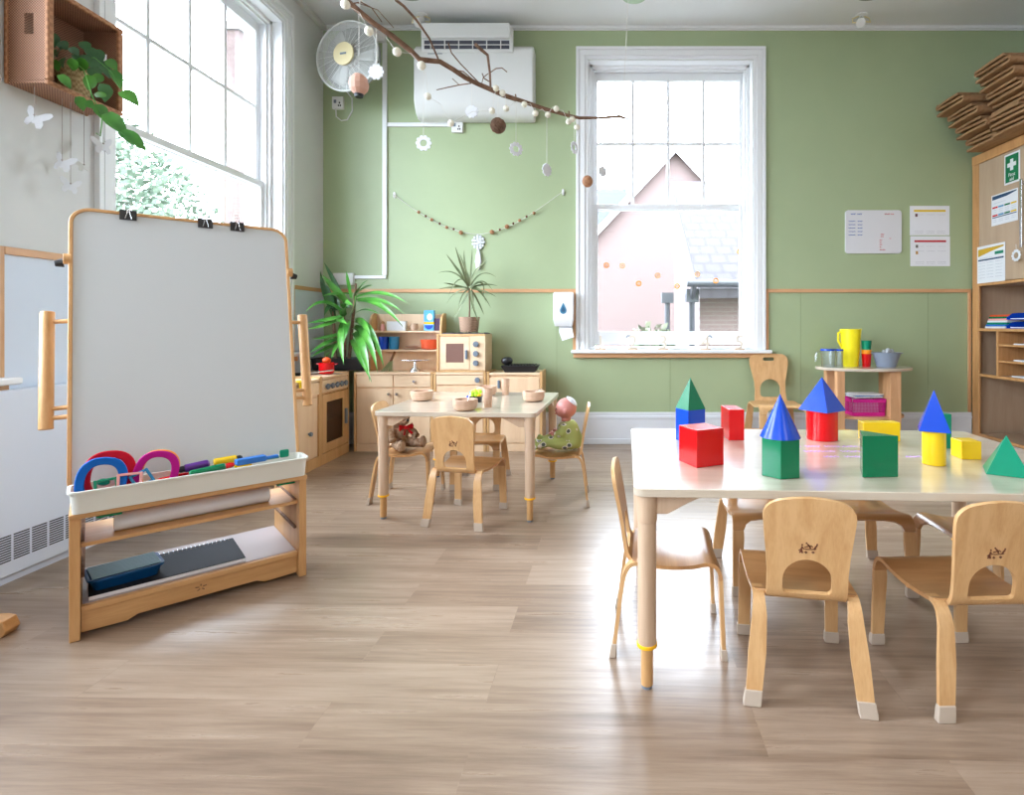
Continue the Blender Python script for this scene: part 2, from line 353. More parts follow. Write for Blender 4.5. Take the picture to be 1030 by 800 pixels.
# ================================================================ THE ROOM
def wall(name, axis, a0, a1, c0, c1, holes, m, z1=ZC):
    """wall along an axis ('x' or 'y') between a0 and a1, thickness c0..c1, with openings (h0, h1, zlo, zhi)"""
    b = MB(); hs = sorted(holes); cur = a0
    def bx(p, q, za, zb):
        if q - p < 1e-4 or zb - za < 1e-4: return
        b.box((p, c0, za), (q, c1, zb)) if axis == 'x' else b.box((c0, p, za), (c1, q, zb))
    for h0, h1, zl, zh in hs:
        bx(cur, h0, 0, z1); bx(h0, h1, 0, zl); bx(h0, h1, zh, z1); cur = h1
    bx(cur, a1, 0, z1)
    return struct(b.build(name, m, smooth=False))
ZS, ZT = 0.877, 3.592                                # window opening bottom and top
WB = (-0.125, 1.418)                                 # back window opening in X
WL = [(2.87, 4.40), (0.66, 2.19), (-1.97, -0.44)]    # left windows in Y
struct(boxo('floor', (XL - 0.4, YF - 0.3, -0.1), (XR + 0.3, YB + 0.35, 0), M['floor']))
struct(boxo('ceiling', (XL - 0.4, YF - 0.3, ZC), (XR + 0.3, YB + 0.35, ZC + 0.15), M['ceiling']))
wall('wall_back', 'x', XL - 0.4, XR + 0.3, YB, YB + 0.32, [(*WB, ZS, ZT)], M['green'])
wall('wall_left', 'y', YF, YB, XL - 0.32, XL, [(*w, ZS, ZT) for w in WL], M['white_wall'])
wall('wall_right', 'y', YF, YB, XR, XR + 0.3, [], M['white_wall'])
wall('wall_rear', 'x', XL - 0.4, XR + 0.3, YF - 0.3, YF, [], M['white_wall'])
# paler painted panel below the left dado rail, between and beside the windows
b = MB()
for y0, y1, zt in ((4.555, YB, 1.42), (2.30, 2.76, 1.42), (2.76, 4.51, 0.83), (-0.33, 0.55, 1.42), (0.55, 2.30, 0.83), (YF, -2.08, 1.42), (-2.08, -0.33, 0.83)):
    b.box((XL, y0, 0), (XL + 0.006, y1, zt))
struct(b.build('trim_1', M['panel_white'], smooth=False))

def make_window(name, W, loc, rz, hang_strip=True, strips=(True, True)):
    """sash window in local axes: x along the wall from the opening's left, y outwards, z up"""
    w = thing(name, loc, rz); w['kind'] = 'structure'
    H0, H1 = ZS, ZT; g = M['gloss_white']
    b = MB()   # stepped architrave round the opening
    for out, inn, d in ((0.112, 0.085, 0.030), (0.085, 0.075, 0.020), (0.075, 0.030, 0.024), (0.030, 0.0, 0.014)):
        b.box((-out, -d, H0), (-inn, 0, H1 + inn)); b.box((W + inn, -d, H0), (W + out, 0, H1 + inn)); b.box((-out, -d, H1 + inn), (W + out, 0, H1 + out))
    b.build('architrave', g, w, bevel=0.003)
    b = MB()   # lining of the opening with box frame
    d0, d1 = 0.0, 0.26
    b.box((0, d0, H0), (0.012, d1, H1)); b.box((W - 0.012, d0, H0), (W, d1, H1)); b.box((0, d0, H1 - 0.012), (W, d1, H1)); b.box((0, 0.02, H0), (W, 0.30, H0 + 0.02))
    for x0, x1, y0, y1 in ((0.012, 0.040, 0.085, 0.23), (0.040, 0.058, 0.105, 0.125)):
        b.box((x0, y0, H0), (x1, y1, H1)); b.box((W - x1, y0, H0), (W - x0, y1, H1)); b.box((x0, y0, H1 - x1), (W - x0, y1, H1 - x0))
    b.build('frame', g, w, bevel=0.002)
    def sash(nm, z0, z1, y, st, bot, top, grid):
        s = MB(); x0, x1 = 0.042, W - 0.042
        s.box((x0, y, z0), (x0 + st, y + 0.04, z1)); s.box((x1 - st, y, z0), (x1, y + 0.04, z1))
        s.box((x0 + st, y, z0), (x1 - st, y + 0.04, z0 + bot)); s.box((x0 + st, y, z1 - top), (x1 - st, y + 0.04, z1))
        if grid:
            gx0, gx1 = x0 + st, x1 - st; gz0, gz1 = z0 + bot, z1 - top
            for k in (1, 2, 3):
                xx = gx0 + (gx1 - gx0) * k / 4; s.box((xx - 0.014, y + 0.004, gz0), (xx + 0.014, y + 0.036, gz1))
            zz = gz0 + (gz1 - gz0) * 0.5; s.box((gx0, y + 0.005, zz - 0.013), (gx1, y + 0.035, zz + 0.013))
        o = s.build(nm, g, w, bevel=0.002)
        boxo('pane', (x0 + st * 0.8, y + 0.018, z0 + bot * 0.8), (x1 - st * 0.8, y + 0.022, z1 - top * 0.8), M['glass'], o)
        return o
    sash('upper_sash', 2.215, H1 - 0.045, 0.17, 0.045, 0.04, 0.075, True)
    lo = sash('lower_sash', H0 + 0.045, 2.265, 0.125, 0.050, 0.125, 0.045, False)
    for xx in (W * 0.25, W * 0.75):   # finger lifts on the bottom rail
        MB().tube([(xx - 0.022, 0.122, 0.99), (xx - 0.012, 0.112, 1.005), (xx + 0.012, 0.112, 1.005), (xx + 0.022, 0.122, 0.99)], 0.006).build('sash_lift', M['grey'], lo)
    for xx in (0.049, W - 0.049): MB().cyl((xx, 0.122, 2.36), (xx, 0.130, 2.36), 0.008).build('sash_stop', M['black'], w)
    b = MB(); b.box((-0.155, -0.085, H0 - 0.030), (W + 0.155, 0.02, H0)); b.build('sill', g, w, bevel=0.008, seg=3)
    b = MB(); b.box((-0.135, -0.045, H0 - 0.072), (W + 0.135, 0, H0 - 0.030)); b.build('apron', M['trimwood_x'], w, bevel=0.004)
    for sd, on in zip((0, 1), strips):
        if on:
            x0 = -0.142 if sd == 0 else W + 0.114
            boxo('side_strip', (x0, -0.016, H0), (x0 + 0.028, 0, 1.446), M['trimwood_z'], w, bevel=0.002)
    return w
make_window('window_1', WB[1] - WB[0], (WB[0], YB, 0), 0)
for k, (y0, y1) in enumerate(WL): make_window('window_%d' % (k + 2), y1 - y0, (XL, y0, 0), R(90))

# dado rails, skirting boards, cornice
def strip(name, lo, hi, m, bev=0.003): return struct(boxo(name, lo, hi, m, bevel=bev))
DZ0, DZ1 = 1.412, 1.446
strip('trim_2', (XL, YB - 0.016, DZ0), (WB[0] - 0.142, YB, DZ1), M['trimwood_x'])
strip('trim_3', (WB[1] + 0.142, YB - 0.016, DZ0), (3.45, YB, DZ1), M['trimwood_x'])
strip('trim_4', (XL, 4.542, DZ0), (XL + 0.018, YB - 0.016, DZ1), M['trimwood_y'])
strip('trim_5', (XL, 2.332, DZ0), (XL + 0.018, 2.728, DZ1), M['trimwood_y'])
strip('trim_6', (XL, -0.298, DZ0), (XL + 0.018, 0.518, DZ1), M['trimwood_y'])
strip('trim_7', (3.422, YB - 0.016, 0.295), (3.45, YB, DZ0), M['trimwood_z'])
def skirting(name, lo, hi, axis):
    b = MB(); b.box(lo, hi)
    if axis == 'x': b.box((lo[0], lo[1] - 0.006, 0.235), (hi[0], hi[1], 0.262)); b.box((lo[0], lo[1] - 0.010, 0), (hi[0], hi[1], 0.05))
    return struct(b.build(name, M['skirting'], bevel=0.004))
skirting('baseboard_back', (XL, YB - 0.022, 0), (3.45, YB, 0.295), 'x')
skirting('baseboard_left', (XL, 3.32, 0), (XL + 0.022, YB - 0.022, 0.295), 'y')
skirting('baseboard_right', (XR - 0.022, YF, 0), (XR, 3.2, 0.295), 'y')
struct(MB().box((XL, YB - 0.030, ZC - 0.028), (XR, YB, ZC)).box((XL, YB - 0.016, ZC - 0.040), (XR, YB, ZC - 0.028)).build('trim_8', M['gloss_white'], bevel=0.005))
struct(boxo('trim_9', (XL, YF, ZC - 0.05), (XL + 0.05, YB - 0.03, ZC - 0.004), M['white_wall'], bevel=0.006))
# flush board joints of the green lower wall lining
b = MB()
for x in (-0.42, 0.64, 1.86, 3.05): b.box((x, YB - 0.0015, 0.295), (x + 0.004, YB, 1.412 if x < -0.2 or x > 1.5 else 0.80))
struct(b.build('trim_10', mat('paint_joint', (0.26, 0.32, 0.18), 0.6), smooth=False))

# ---------------------------------------------------------------- outdoors
tag(boxo('paved_ground', (-60, -40, -0.9), (60, 90, -0.6), M['paving']), kind='structure')
def house(name, label, wallm, roofm, x0, x1, y0, y1, ze, zr, ridge, over=0.3, cat='house'):
    h = thing(name, (0, 0, 0), 0, label, cat)
    if ridge == 'y':   # gable faces the camera
        xm = (x0 + x1) / 2
        MB().prism([(x0, -0.6), (x1, -0.6), (x1, ze), (xm, zr), (x0, ze)], y0, y1, lambda u, v, w: (u, w, v)).build('wall', wallm, h, smooth=False)
        r = MB()
        sl = (zr - ze) / (xm - x0)
        for sx in (-1, 1):
            xe = xm + sx * (xm - x0 + over); zee = zr - sl * (xm - x0 + over)
            r.prism([(xm, zr + 0.03), (xe, zee + 0.03), (xe, zee + 0.2), (xm, zr + 0.2)], y0 - 0.25, y1 + 0.2, lambda u, v, w: (u, w, v))
        r.build('roof', roofm, h, smooth=False)
        r = MB()
        for sx in (-1, 1):
            xe = xm + sx * (xm - x0 + over); zee = zr - sl * (xm - x0 + over)
            r.prism([(xm, zr - 0.12), (xe, zee - 0.12), (xe, zee + 0.16), (xm, zr + 0.16)], y0 - 0.31, y0 - 0.26, lambda u, v, w: (u, w, v))
        r.build('bargeboard', M['gloss_white'], h, smooth=False)
    else:
        ym = (y0 + y1) / 2
        MB().prism([(y0, -0.6), (y1, -0.6), (y1, ze), (ym, zr), (y0, ze)], x0, x1, lambda u, v, w: (w, u, v)).build('wall', wallm, h, smooth=False)
        r = MB(); sl = (zr - ze) / (ym - y0)
        for sy in (-1, 1):
            ye = ym + sy * (ym - y0 + over); zee = zr - sl * (ym - y0 + over)
            r.prism([(ym, zr + 0.03), (ye, zee + 0.03), (ye, zee + 0.18), (ym, zr + 0.18)], x0 - over, x1 + over, lambda u, v, w: (w, u, v))
        r.build('roof', roofm, h, smooth=False)
    return h
house('gabled_house', 'red brick house with a pointed gable seen through the back window', M['brick'], M['rooftile'], -0.7, 5.6, 18.0, 26.0, 3.6, 6.95, 'y')
house('slate_roofed_house', 'house with a blue-grey slate roof beyond the brick gable', M['render'], M['slate'], -9.0, 1.2, 27.5, 36.0, 3.6, 9.0, 'x')
ext = thing('brick_outbuilding', (0, 0, 0), 0, 'low brick lean-to with a brown tiled roof and dark gutter outside the back window', 'outbuilding')
MB().prism([(9.2, -0.6), (12.4, -0.6), (12.4, 4.2), (9.2, 1.75)], 1.68, 7.5, lambda u, v, w: (w, u, v)).build('wall', M['brick'], ext, smooth=False)
MB().prism([(8.85, 1.52), (12.42, 4.25), (12.42, 4.40), (8.85, 1.67)], 1.62, 7.56, lambda u, v, w: (w, u, v + 0.22 - 0.18)).build('roof', M['rooftile'], ext, smooth=False)
MB().cyl((1.4, 8.82, 1.80), (8.0, 8.82, 1.80), 0.06).build('gutter', M['gutter'], ext)
MB().tube([(1.52, 8.82, 1.78), (1.52, 8.95, 1.62), (1.52, 9.05, 1.45), (1.52, 9.05, -0.6)], 0.05).box((1.42, 8.95, 1.50), (1.62, 9.15, 1.72)).build('drainpipe', M['gutter'], ext)
MB().cyl((1.15, 9.4, -0.6), (1.15, 9.4, 1.55), 0.045).box((1.05, 9.33, 1.5), (1.25, 9.47, 1.68)).build('waste_pipe', M['gutter'], ext)
cs = thing('chimney_stack', (-9.5, 14.0, -0.6), 0, 'tall narrow brick chimney stack seen through the left window', 'chimney')
boxo('stack', (-0.2, -0.2, 0), (0.2, 0.2, 9.3), M['brick'], cs)
boxo('stack_cap', (-0.26, -0.26, 9.3), (0.26, 0.26, 9.5), M['render'], cs)
MB().lathe([(0.13, 9.5), (0.10, 9.95), (0.08, 9.95)]).build('chimney_pot', M['brick'], cs)

def leafcloud(name, m, parent, c, r, n, size, seed):
    rnd = random.Random(seed); b = MB()
    for _ in range(n):
        while True:
            p = Vector((rnd.uniform(-1, 1), rnd.uniform(-1, 1), rnd.uniform(-1, 1)))
            if 0.25 < p.length < 1: break
        q = Vector(c) + Vector((p.x * r[0], p.y * r[1], p.z * r[2])); a = Vector((rnd.gauss(0, 1), rnd.gauss(0, 1), rnd.gauss(0, 1))).normalized()
        u = a.orthogonal().normalized() * size * rnd.uniform(0.6, 1.2); w = a.cross(u).normalized() * size * 0.6
        vs = [b.v(q - u), b.v(q + w), b.v(q + u), b.v(q - w)]; b.bm.faces.new(vs)
    return b.build(name, m, parent, smooth=False, recalc=False)
for (x, y, z, rr, lab, sd) in ((-9.5, 8.5, 2.9, 2.7, 'leafy green tree nearest the left window outside', 1), (-13.4, 13.5, 3.6, 3.3, 'leafy green tree farther along outside the left window', 2),
                               (-8.5, 4.0, 1.9, 1.9, 'low bushy tree beside the near edge of the left window outside', 3)):
    t = thing('garden_tree', (x, y, -0.6), 0, lab, 'tree')
    MB().tube([(0, 0, 0), (0.1, 0.05, 1.4), (0, 0, z)], [0.2, 0.15, 0.08]).build('trunk', M['bark'], t)
    leafcloud('crown', M['treeleaf'], t, (0, 0, z + 0.6), (rr, rr, rr * 0.8), 9000, 0.075, sd)
for (x, y, lab, sd) in ((0.80, 8.5, 'low garden bush outside the back window, beside the waste pipe', 5), (-0.45, 8.9, 'pale garden bush outside the back window, at its left side', 6)):
    t = thing('garden_bush', (x, y, -0.6), 0, lab, 'bush')
    leafcloud('foliage', M['bushleaf'], t, (0, 0, 0.85), (0.55, 0.45, 0.95), 700, 0.07, sd)
    MB().tube([(0, 0, 0), (0.02, 0, 0.6)], 0.03).build('stem', M['bark'], t)

# ---------------------------------------------------------------- fill lamps added out of view to brighten the room from behind
def make_fill_lamp(x, y, label):
    t = thing('added_fill_lamp', (x, y, ZC), 0, label, 'fill lamp', 'unseen fill lamps added behind the camera')
    boxo('housing', (-0.62, -0.32, -0.05), (0.62, 0.32, 0), M['white'], t, bevel=0.004)
    boxo('diffuser', (-0.59, -0.29, -0.056), (0.59, 0.29, -0.0501), mat('fill_lamp_diffuser', (0.9, 0.9, 0.9), 0.5, emit=(1, 0.93, 0.84, 4.0)), t)
    ld = bpy.data.lights.new('fill_light', 'AREA'); ld.shape = 'RECTANGLE'; ld.size = 1.15; ld.size_y = 0.55; ld.energy = FILL_LAMP_POWER; ld.color = (1.0, 0.86, 0.70)
    lo = bpy.data.objects.new('fill_light', ld); COL.objects.link(lo); lo.parent = t; lo.location = (0, 0, -0.06)
for x, y in ((-1.1, -0.6), (2.3, -0.6), (-1.1, -2.2), (2.3, -2.2)): make_fill_lamp(x, y, 'rectangular white fill lamp added out of view behind the camera')

# ================================================================ CHILDREN'S TABLES
def make_table(name, L, D, loc, rz, label, scribble=False):
    t = thing(name, loc, rz, label, 'table')
    Z = 0.616
    MB().prism(rrect(L, D, 0.035), Z - 0.026, Z).build('tabletop', M['tabletop'], t, bevel=0.003)
    for sx in (-1, 1):
        for sy in (-1, 1):
            lx, ly = sx * (L / 2 - 0.042), sy * (D / 2 - 0.042)
            lg = MB().cyl((lx, ly, 0.135), (lx, ly, Z - 0.110), 0.0285, seg=28).cyl((lx, ly, Z - 0.110), (lx, ly, Z - 0.0265), 0.030, 0.034, seg=28).build('leg', M['tableleg'], t, bevel=0.002)
            b = MB()
            prof = [(0.0, -0.0265), (0.150, -0.0265), (0.140, -0.034), (0.105, -0.050), (0.065, -0.072), (0.040, -0.085), (0.0, -0.085)]
            b.prism([(lx - sx * (0.02 + u), Z + v) for u, v in prof], ly - 0.014, ly + 0.014, lambda u, v, w: (u, w, v))
            b.prism([(ly - sy * (0.02 + u), Z + v) for u, v in prof], lx - 0.014, lx + 0.014, lambda u, v, w: (w, u, v))
            b.build('bracket', M['tableleg'], lg, bevel=0.003)
            MB().cyl((lx, ly, 0.010), (lx, ly, 0.128), 0.0185, seg=20).build('leg_extension', M['insert'], lg)
            MB().lathe([(0.024, 0.124), (0.031, 0.127), (0.031, 0.136), (0.024, 0.139)], (lx, ly, 0)).build('height_ring', M['yellow_ring'], lg)
            MB().cyl((lx, ly, 0.0), (lx, ly, 0.010), 0.016).build('glide', M['grey'], lg)
    return t
# the big table's front edge runs from (0.10, 1.60); the small one stands before the play kitchen
BT_YAW = R(-2.6); BT_L, BT_D = 1.53, 0.95
btc = Vector((0.095, 1.60, 0)) + Matrix.Rotation(BT_YAW, 3, 'Z') @ Vector((BT_L / 2, BT_D / 2, 0))
big_table = make_table('activity_table', BT_L, BT_D, btc, BT_YAW, 'large pale maple table with geometric blocks on it and small chairs around')
small_table = make_table('dining_table', 0.93, 0.93, (-0.800, 3.475, 0), R(-3.4), 'small square pale maple table set with wooden bowls and cups')
# pale violet felt-pen scribble on the big table
b = MB(); rnd = random.Random(4)
mxt = Matrix.Translation(btc) @ Matrix.Rotation(BT_YAW, 4, 'Z')
inv = mxt.inverted()
for row in range(3):
    x = 0.74 + 0.04 * row; y = 2.16 - 0.085 * row
    for w in range(5):
        pts = []; n = 16
        for k in range(n): pts.append(inv @ Vector((x + k * 0.004, y + 0.010 * math.sin(k * 1.7 + w) + rnd.uniform(-0.004, 0.004), 0.6166)))
        b.tube(pts, 0.0013, 4); x += 0.062 + rnd.uniform(0.0, 0.02)
b.build('pen_scribble', mat('violet_felt_pen', (0.48, 0.28, 0.62), 0.6), big_table)

# ================================================================ CHAIRS
class Prof:
    """smooth curve through (y, z) points, looked up by arc length"""
    def __init__(s, pts, n=10):
        P_ = [Vector(p) for p in pts]; P_ = [P_[0] * 2 - P_[1]] + P_ + [P_[-1] * 2 - P_[-2]]; q = []
        for i in range(1, len(P_) - 2):
            for k in range(n):
                t = k / n; a, b_, c, d = P_[i - 1:i + 3]
                q.append(0.5 * ((2 * b_) + (c - a) * t + (2 * a - 5 * b_ + 4 * c - d) * t * t + (3 * b_ - a - 3 * c + d) * t ** 3))
        q.append(P_[-2]); s.q = q; s.s = [0]
        for a, b_ in zip(q, q[1:]): s.s.append(s.s[-1] + (b_ - a).length)
        s.L = s.s[-1]
    def at(s, x):
        x = min(max(x, 0), s.L)
        for i in range(len(s.s) - 1):
            if x <= s.s[i + 1] + 1e-9:
                f = (x - s.s[i]) / max(s.s[i + 1] - s.s[i], 1e-9); p = s.q[i].lerp(s.q[i + 1], f)
                d0 = (s.q[i + 1] - s.q[max(i - 1, 0)]).normalized(); d1 = (s.q[min(i + 2, len(s.q) - 1)] - s.q[i]).normalized()
                d = d0.lerp(d1, f).normalized(); return p, Vector((-d.y, d.x))
def mapper(prof, splay=None):
    def f(x, s):
        p, n = prof.at(s); xx = x + (splay(x, s) if splay else 0); return (xx, p.x, p.y), (0, n.x, n.y)
    return f
def arch(cx, y0, hw, h, n=14, br=0.014):
    """hole outline: flat bottom with small corners, round top"""
    o = []
    for k in range(5): t = R(180 + 90 * k / 4); o.append((cx - hw + br + math.cos(t) * br, y0 + br + math.sin(t) * br))
    for k in range(5): t = R(270 + 90 * k / 4); o.append((cx + hw - br + math.cos(t) * br, y0 + br + math.sin(t) * br))
    for k in range(n + 1): t = math.pi * k / n; o.append((cx + math.cos(t) * hw, y0 + h - hw * 0.95 + math.sin(t) * hw * 0.95))
    return o
def frange(a, b, st):
    o = []
    while a < b: o.append(a); a += st
    return o
def make_chair(label, style='child'):
    """bent-ply nursery chair; the sitter faces +Y"""
    c = thing('child_chair' if style == 'child' else 'adult_chair', (0, 0, 0), 0, label, 'chair')
    k = 1.0 if style == 'child' else 1.36; T = 0.0125 * (1 if style == 'child' else 1.25)
    S = lambda pts: [(a * k, b_ * k) for a, b_ in pts]
    seatp = Prof(S([(-0.125, 0.303), (-0.07, 0.297), (0.0, 0.294), (0.07, 0.300), (0.12, 0.311), (0.146, 0.308), (0.162, 0.290), (0.168, 0.262)]))
    Ls = seatp.L; hw0, hw1 = 0.150 * k, 0.166 * k
    hw = lambda s: hw0 + (hw1 - hw0) * s / Ls
    o = [(-hw0 + 0.012 * k, 0), (hw0 - 0.012 * k, 0), (hw0, 0.012 * k)] + [(hw(s), s) for s in (Ls * 0.3, Ls * 0.6, Ls * 0.85)] + [(hw1, Ls), (0.122 * k, Ls)]
    o += [(0.112 * k, Ls - 0.022 * k), (0.09 * k, Ls - 0.036 * k), (0.05 * k, Ls - 0.042 * k), (-0.05 * k, Ls - 0.042 * k), (-0.09 * k, Ls - 0.036 * k), (-0.112 * k, Ls - 0.022 * k), (-0.122 * k, Ls), (-hw1, Ls)]
    o += [(-hw(s), s) for s in (Ls * 0.85, Ls * 0.6, Ls * 0.3)] + [(-hw0, 0.012 * k)]
    MB().sheet([o], frange(0.01, Ls, 0.012 * k), mapper(seatp), T).build('seat', M['birch_seat'] if style == 'child' else M['birch'], c, angle=50)
    def cap(b, p, n2, w, x, sp):
        pass
    for sx in (-1, 1):
        # front leg
        lp = Prof(S([(0.168, 0.2615), (0.170, 0.20), (0.174, 0.11), (0.178, 0.012)])); L = lp.L
        w1 = lambda s: (0.050 - 0.006 * s / L) * k
        sp = lambda x, s: sx * 0.004 * k * s / L
        ol = [(sx * hw1, 0), (sx * (hw1 - 0.002 * k), L), (sx * (hw1 - 0.042 * k), L), (sx * (hw1 - 0.044 * k), L * 0.4), (sx * (hw1 - 0.046 * k), 0.03 * k), (sx * 0.122 * k, 0)]
        lg = MB().sheet([ol], frange(0.02, L, 0.04), mapper(lp, sp), T).build('leg', M['birch'], c, angle=50)
        p, n_ = lp.at(L); xc = sx * (hw1 - 0.022 * k + 0.004 * k)
        MB().loft([[(xc - q * k, p.x - d_ * k + o_ * k, z_ * k), (xc + q * k, p.x - d_ * k + o_ * k, z_ * k), (xc + q * k, p.x + d_ * k + o_ * k, z_ * k), (xc - q * k, p.x + d_ * k + o_ * k, z_ * k)] for q, d_, o_, z_ in ((0.0235, 0.0115, 0.001, 0.0), (0.0245, 0.0105, 0.0, 0.012), (0.0235, 0.0088, -0.001, 0.038))]).build('foot_cap', M['cap'], lg, bevel=0.003)
        # rear leg: leaves the seat's back corner in a bend
        rp = Prof(S([(-0.085, 0.299), (-0.110, 0.301), (-0.132, 0.293), (-0.148, 0.268), (-0.158, 0.225), (-0.170, 0.14), (-0.186, 0.012)])); L = rp.L
        sp2 = lambda x, s: sx * (0.020 * k * max(0, (s - 0.05) / L))
        ol = [(sx * 0.150 * k, 0.002), (sx * 0.152 * k, L * 0.3), (sx * 0.158 * k, L * 0.6), (sx * 0.160 * k, L), (sx * 0.116 * k, L), (sx * 0.108 * k, L * 0.6), (sx * 0.110 * k, L * 0.3), (sx * 0.119 * k, 0.035 * k), (sx * 0.119 * k, 0.002)]
        lg = MB().sheet([ol], frange(0.012, 0.12 * k, 0.010) + frange(0.12 * k, L, 0.04), mapper(rp, sp2), T * 1.02).build('leg', M['birch'], c, angle=50)
        p, n_ = rp.at(L); xc = sx * (0.138 * k + 0.018 * k)
        MB().loft([[(xc + (-q + sx * o_ * 1.2) * k, p.x + (-d_ - o_) * k, z_ * k), (xc + (q + sx * o_ * 1.2) * k, p.x + (-d_ - o_) * k, z_ * k), (xc + (q + sx * o_ * 1.2) * k, p.x + (d_ - o_) * k, z_ * k), (xc + (-q + sx * o_ * 1.2) * k, p.x + (d_ - o_) * k, z_ * k)] for q, d_, o_, z_ in ((0.0250, 0.0115, 0.0025, 0.0), (0.0255, 0.0105, 0.0015, 0.012), (0.0245, 0.0090, -0.0025, 0.043))]).build('foot_cap', M['cap'], lg, bevel=0.003)
    if style == 'child':
        bp = Prof([(-0.055, 0.290), (-0.100, 0.289), (-0.128, 0.297), (-0.143, 0.318), (-0.150, 0.350), (-0.163, 0.44), (-0.180, 0.53), (-0.196, 0.612)])
        L = bp.L
        o = [(-0.112, 0), (0.112, 0)] + [(0.113, L * 0.2), (0.113, L * 0.4), (0.117, L * 0.55), (0.124, L * 0.72), (0.128, L * 0.84)]
        for t in (15, 30, 45, 60, 75): o.append((0.128 - 0.062 + math.cos(R(t)) * 0.062, L - 0.058 + math.sin(R(t)) * 0.050))
        o += [(0.045, L - 0.003), (0, L)]
        o += [(-x, y) for x, y in o[::-1] if x > 0.01 and y > 0]
        hole = arch(0, 0.100, 0.069, 0.108)
        loops = [o, hole]
    else:
        bp = Prof(S([(-0.055, 0.290), (-0.100, 0.289), (-0.128, 0.297), (-0.143, 0.318), (-0.150, 0.350), (-0.163, 0.44), (-0.180, 0.53), (-0.200, 0.622)]))
        L = bp.L
        o = [(-0.110, 0), (0.110, 0), (0.108, L * 0.20), (0.102, L * 0.38), (0.104, L * 0.52), (0.118, L * 0.68), (0.130, L * 0.82)]
        o = [(x * k, y) for x, y in o]
        for t in (10, 30, 50, 70): o.append(((0.130 - 0.05 + math.cos(R(t)) * 0.05) * k, L - 0.05 * k + math.sin(R(t)) * 0.046 * k))
        o += [(0, L)]
        o += [(-x, y) for x, y in o[::-1] if x > 0.01 and y > 0]
        loops = [o, arch(0, 0.115 * k, 0.068 * k, 0.118 * k, br=0.03), rrect(0.078 * k, 0.024 * k, 0.011 * k, cx=0, cy=L - 0.040 * k)]
    bk = MB().sheet(loops, frange(0.01, 0.12 * k, 0.010) + frange(0.14 * k, L, 0.03), mapper(bp), T).build('backrest', M['birch'], c, angle=50)
    if style == 'child':   # burnt-in emblem: three little figures with a cart
        g = MB(); f = mapper(bp); sc0 = 0.235
        def ln(pts, r=0.0014):
            q = []
            for x, y in pts:
                p, n_ = f(-x, sc0 + y); q.append(Vector(p) + Vector(n_) * (0.0068 if style == 'child' else 0.0))
            g.tube(q, r, 6)
        ln([(-0.022, 0.008), (-0.018, 0.008), (-0.010, 0.006), (0.008, 0.006)]); ln([(-0.014, 0.000), (-0.010, -0.003), (-0.014, -0.006), (-0.017, -0.003), (-0.014, 0.0)])
        ln([(0.006, -0.001), (0.009, -0.004), (0.006, -0.007), (0.003, -0.004), (0.006, -0.001)]); ln([(-0.016, 0.006), (-0.020, 0.015), (-0.024, 0.019)], 0.0022)
        ln([(-0.006, 0.010), (-0.002, 0.018), (0.003, 0.022)], 0.0024); ln([(-0.012, 0.014), (-0.008, 0.018), (0.004, 0.014), (0.010, 0.012)], 0.0015)
        ln([(0.017, 0.014), (0.019, 0.004), (0.016, -0.006)], 0.0024); ln([(0.019, 0.003), (0.023, -0.006)], 0.0018); ln([(0.010, 0.006), (0.017, 0.010), (0.022, 0.004), (0.026, 0.001)], 0.0014)
        for x, y in ((-0.024, 0.022), (0.005, 0.025), (0.017, 0.019)): p, n_ = f(-x, sc0 + y); g.ball(Vector(p) + Vector(n_) * 0.0055, 0.0030, 8)
        g.build('emblem', M['brown'], bk)
    return c
chair0 = make_chair('x')
used = [False]
def place_chair(x, y, yaw, label, group='small bent-ply nursery chairs'):
    c = dup(chair0) if used[0] else chair0; used[0] = True
    c.location = (x, y, 0); c.rotation_euler = (0, 0, yaw); c['label'] = label; c['group'] = group; return c
place_chair(0.625, 1.722, R(-9.5), 'small plywood chair seen from behind at the big table, below the blue cone')
place_chair(1.108, 1.690, R(2.0), 'small plywood chair seen from behind at the big table, rightmost of the near side')
place_chair(0.240, 1.945, R(-95), 'small plywood chair side-on at the left end of the big table')
place_chair(0.705, 2.375, R(180), 'small plywood chair facing the camera across the big table, behind the left near chair')
place_chair(1.118, 2.365, R(178), 'small plywood chair facing the camera across the big table, between the two near chairs')
place_chair(1.478, 2.095, R(90), 'small plywood chair at the big table right end, behind the right near chair')
place_chair(-0.772, 3.098, R(-12), 'small plywood chair seen from behind at the near side of the small table')
place_chair(-1.245, 3.480, R(-90), 'small plywood chair at the left of the small table with a teddy bear on it')
place_chair(-0.275, 3.430, R(92), 'small plywood chair at the right of the small table with a baby doll on it')
place_chair(-0.850, 3.785, R(180), 'small plywood chair on the far side of the small table, by the play kitchen')
ac = make_chair('adult-sized plywood chair with handle slot standing by the back wall', 'adult')
ac.location = (1.545, 4.72, 0); ac.rotation_euler = (0, 0, R(180))

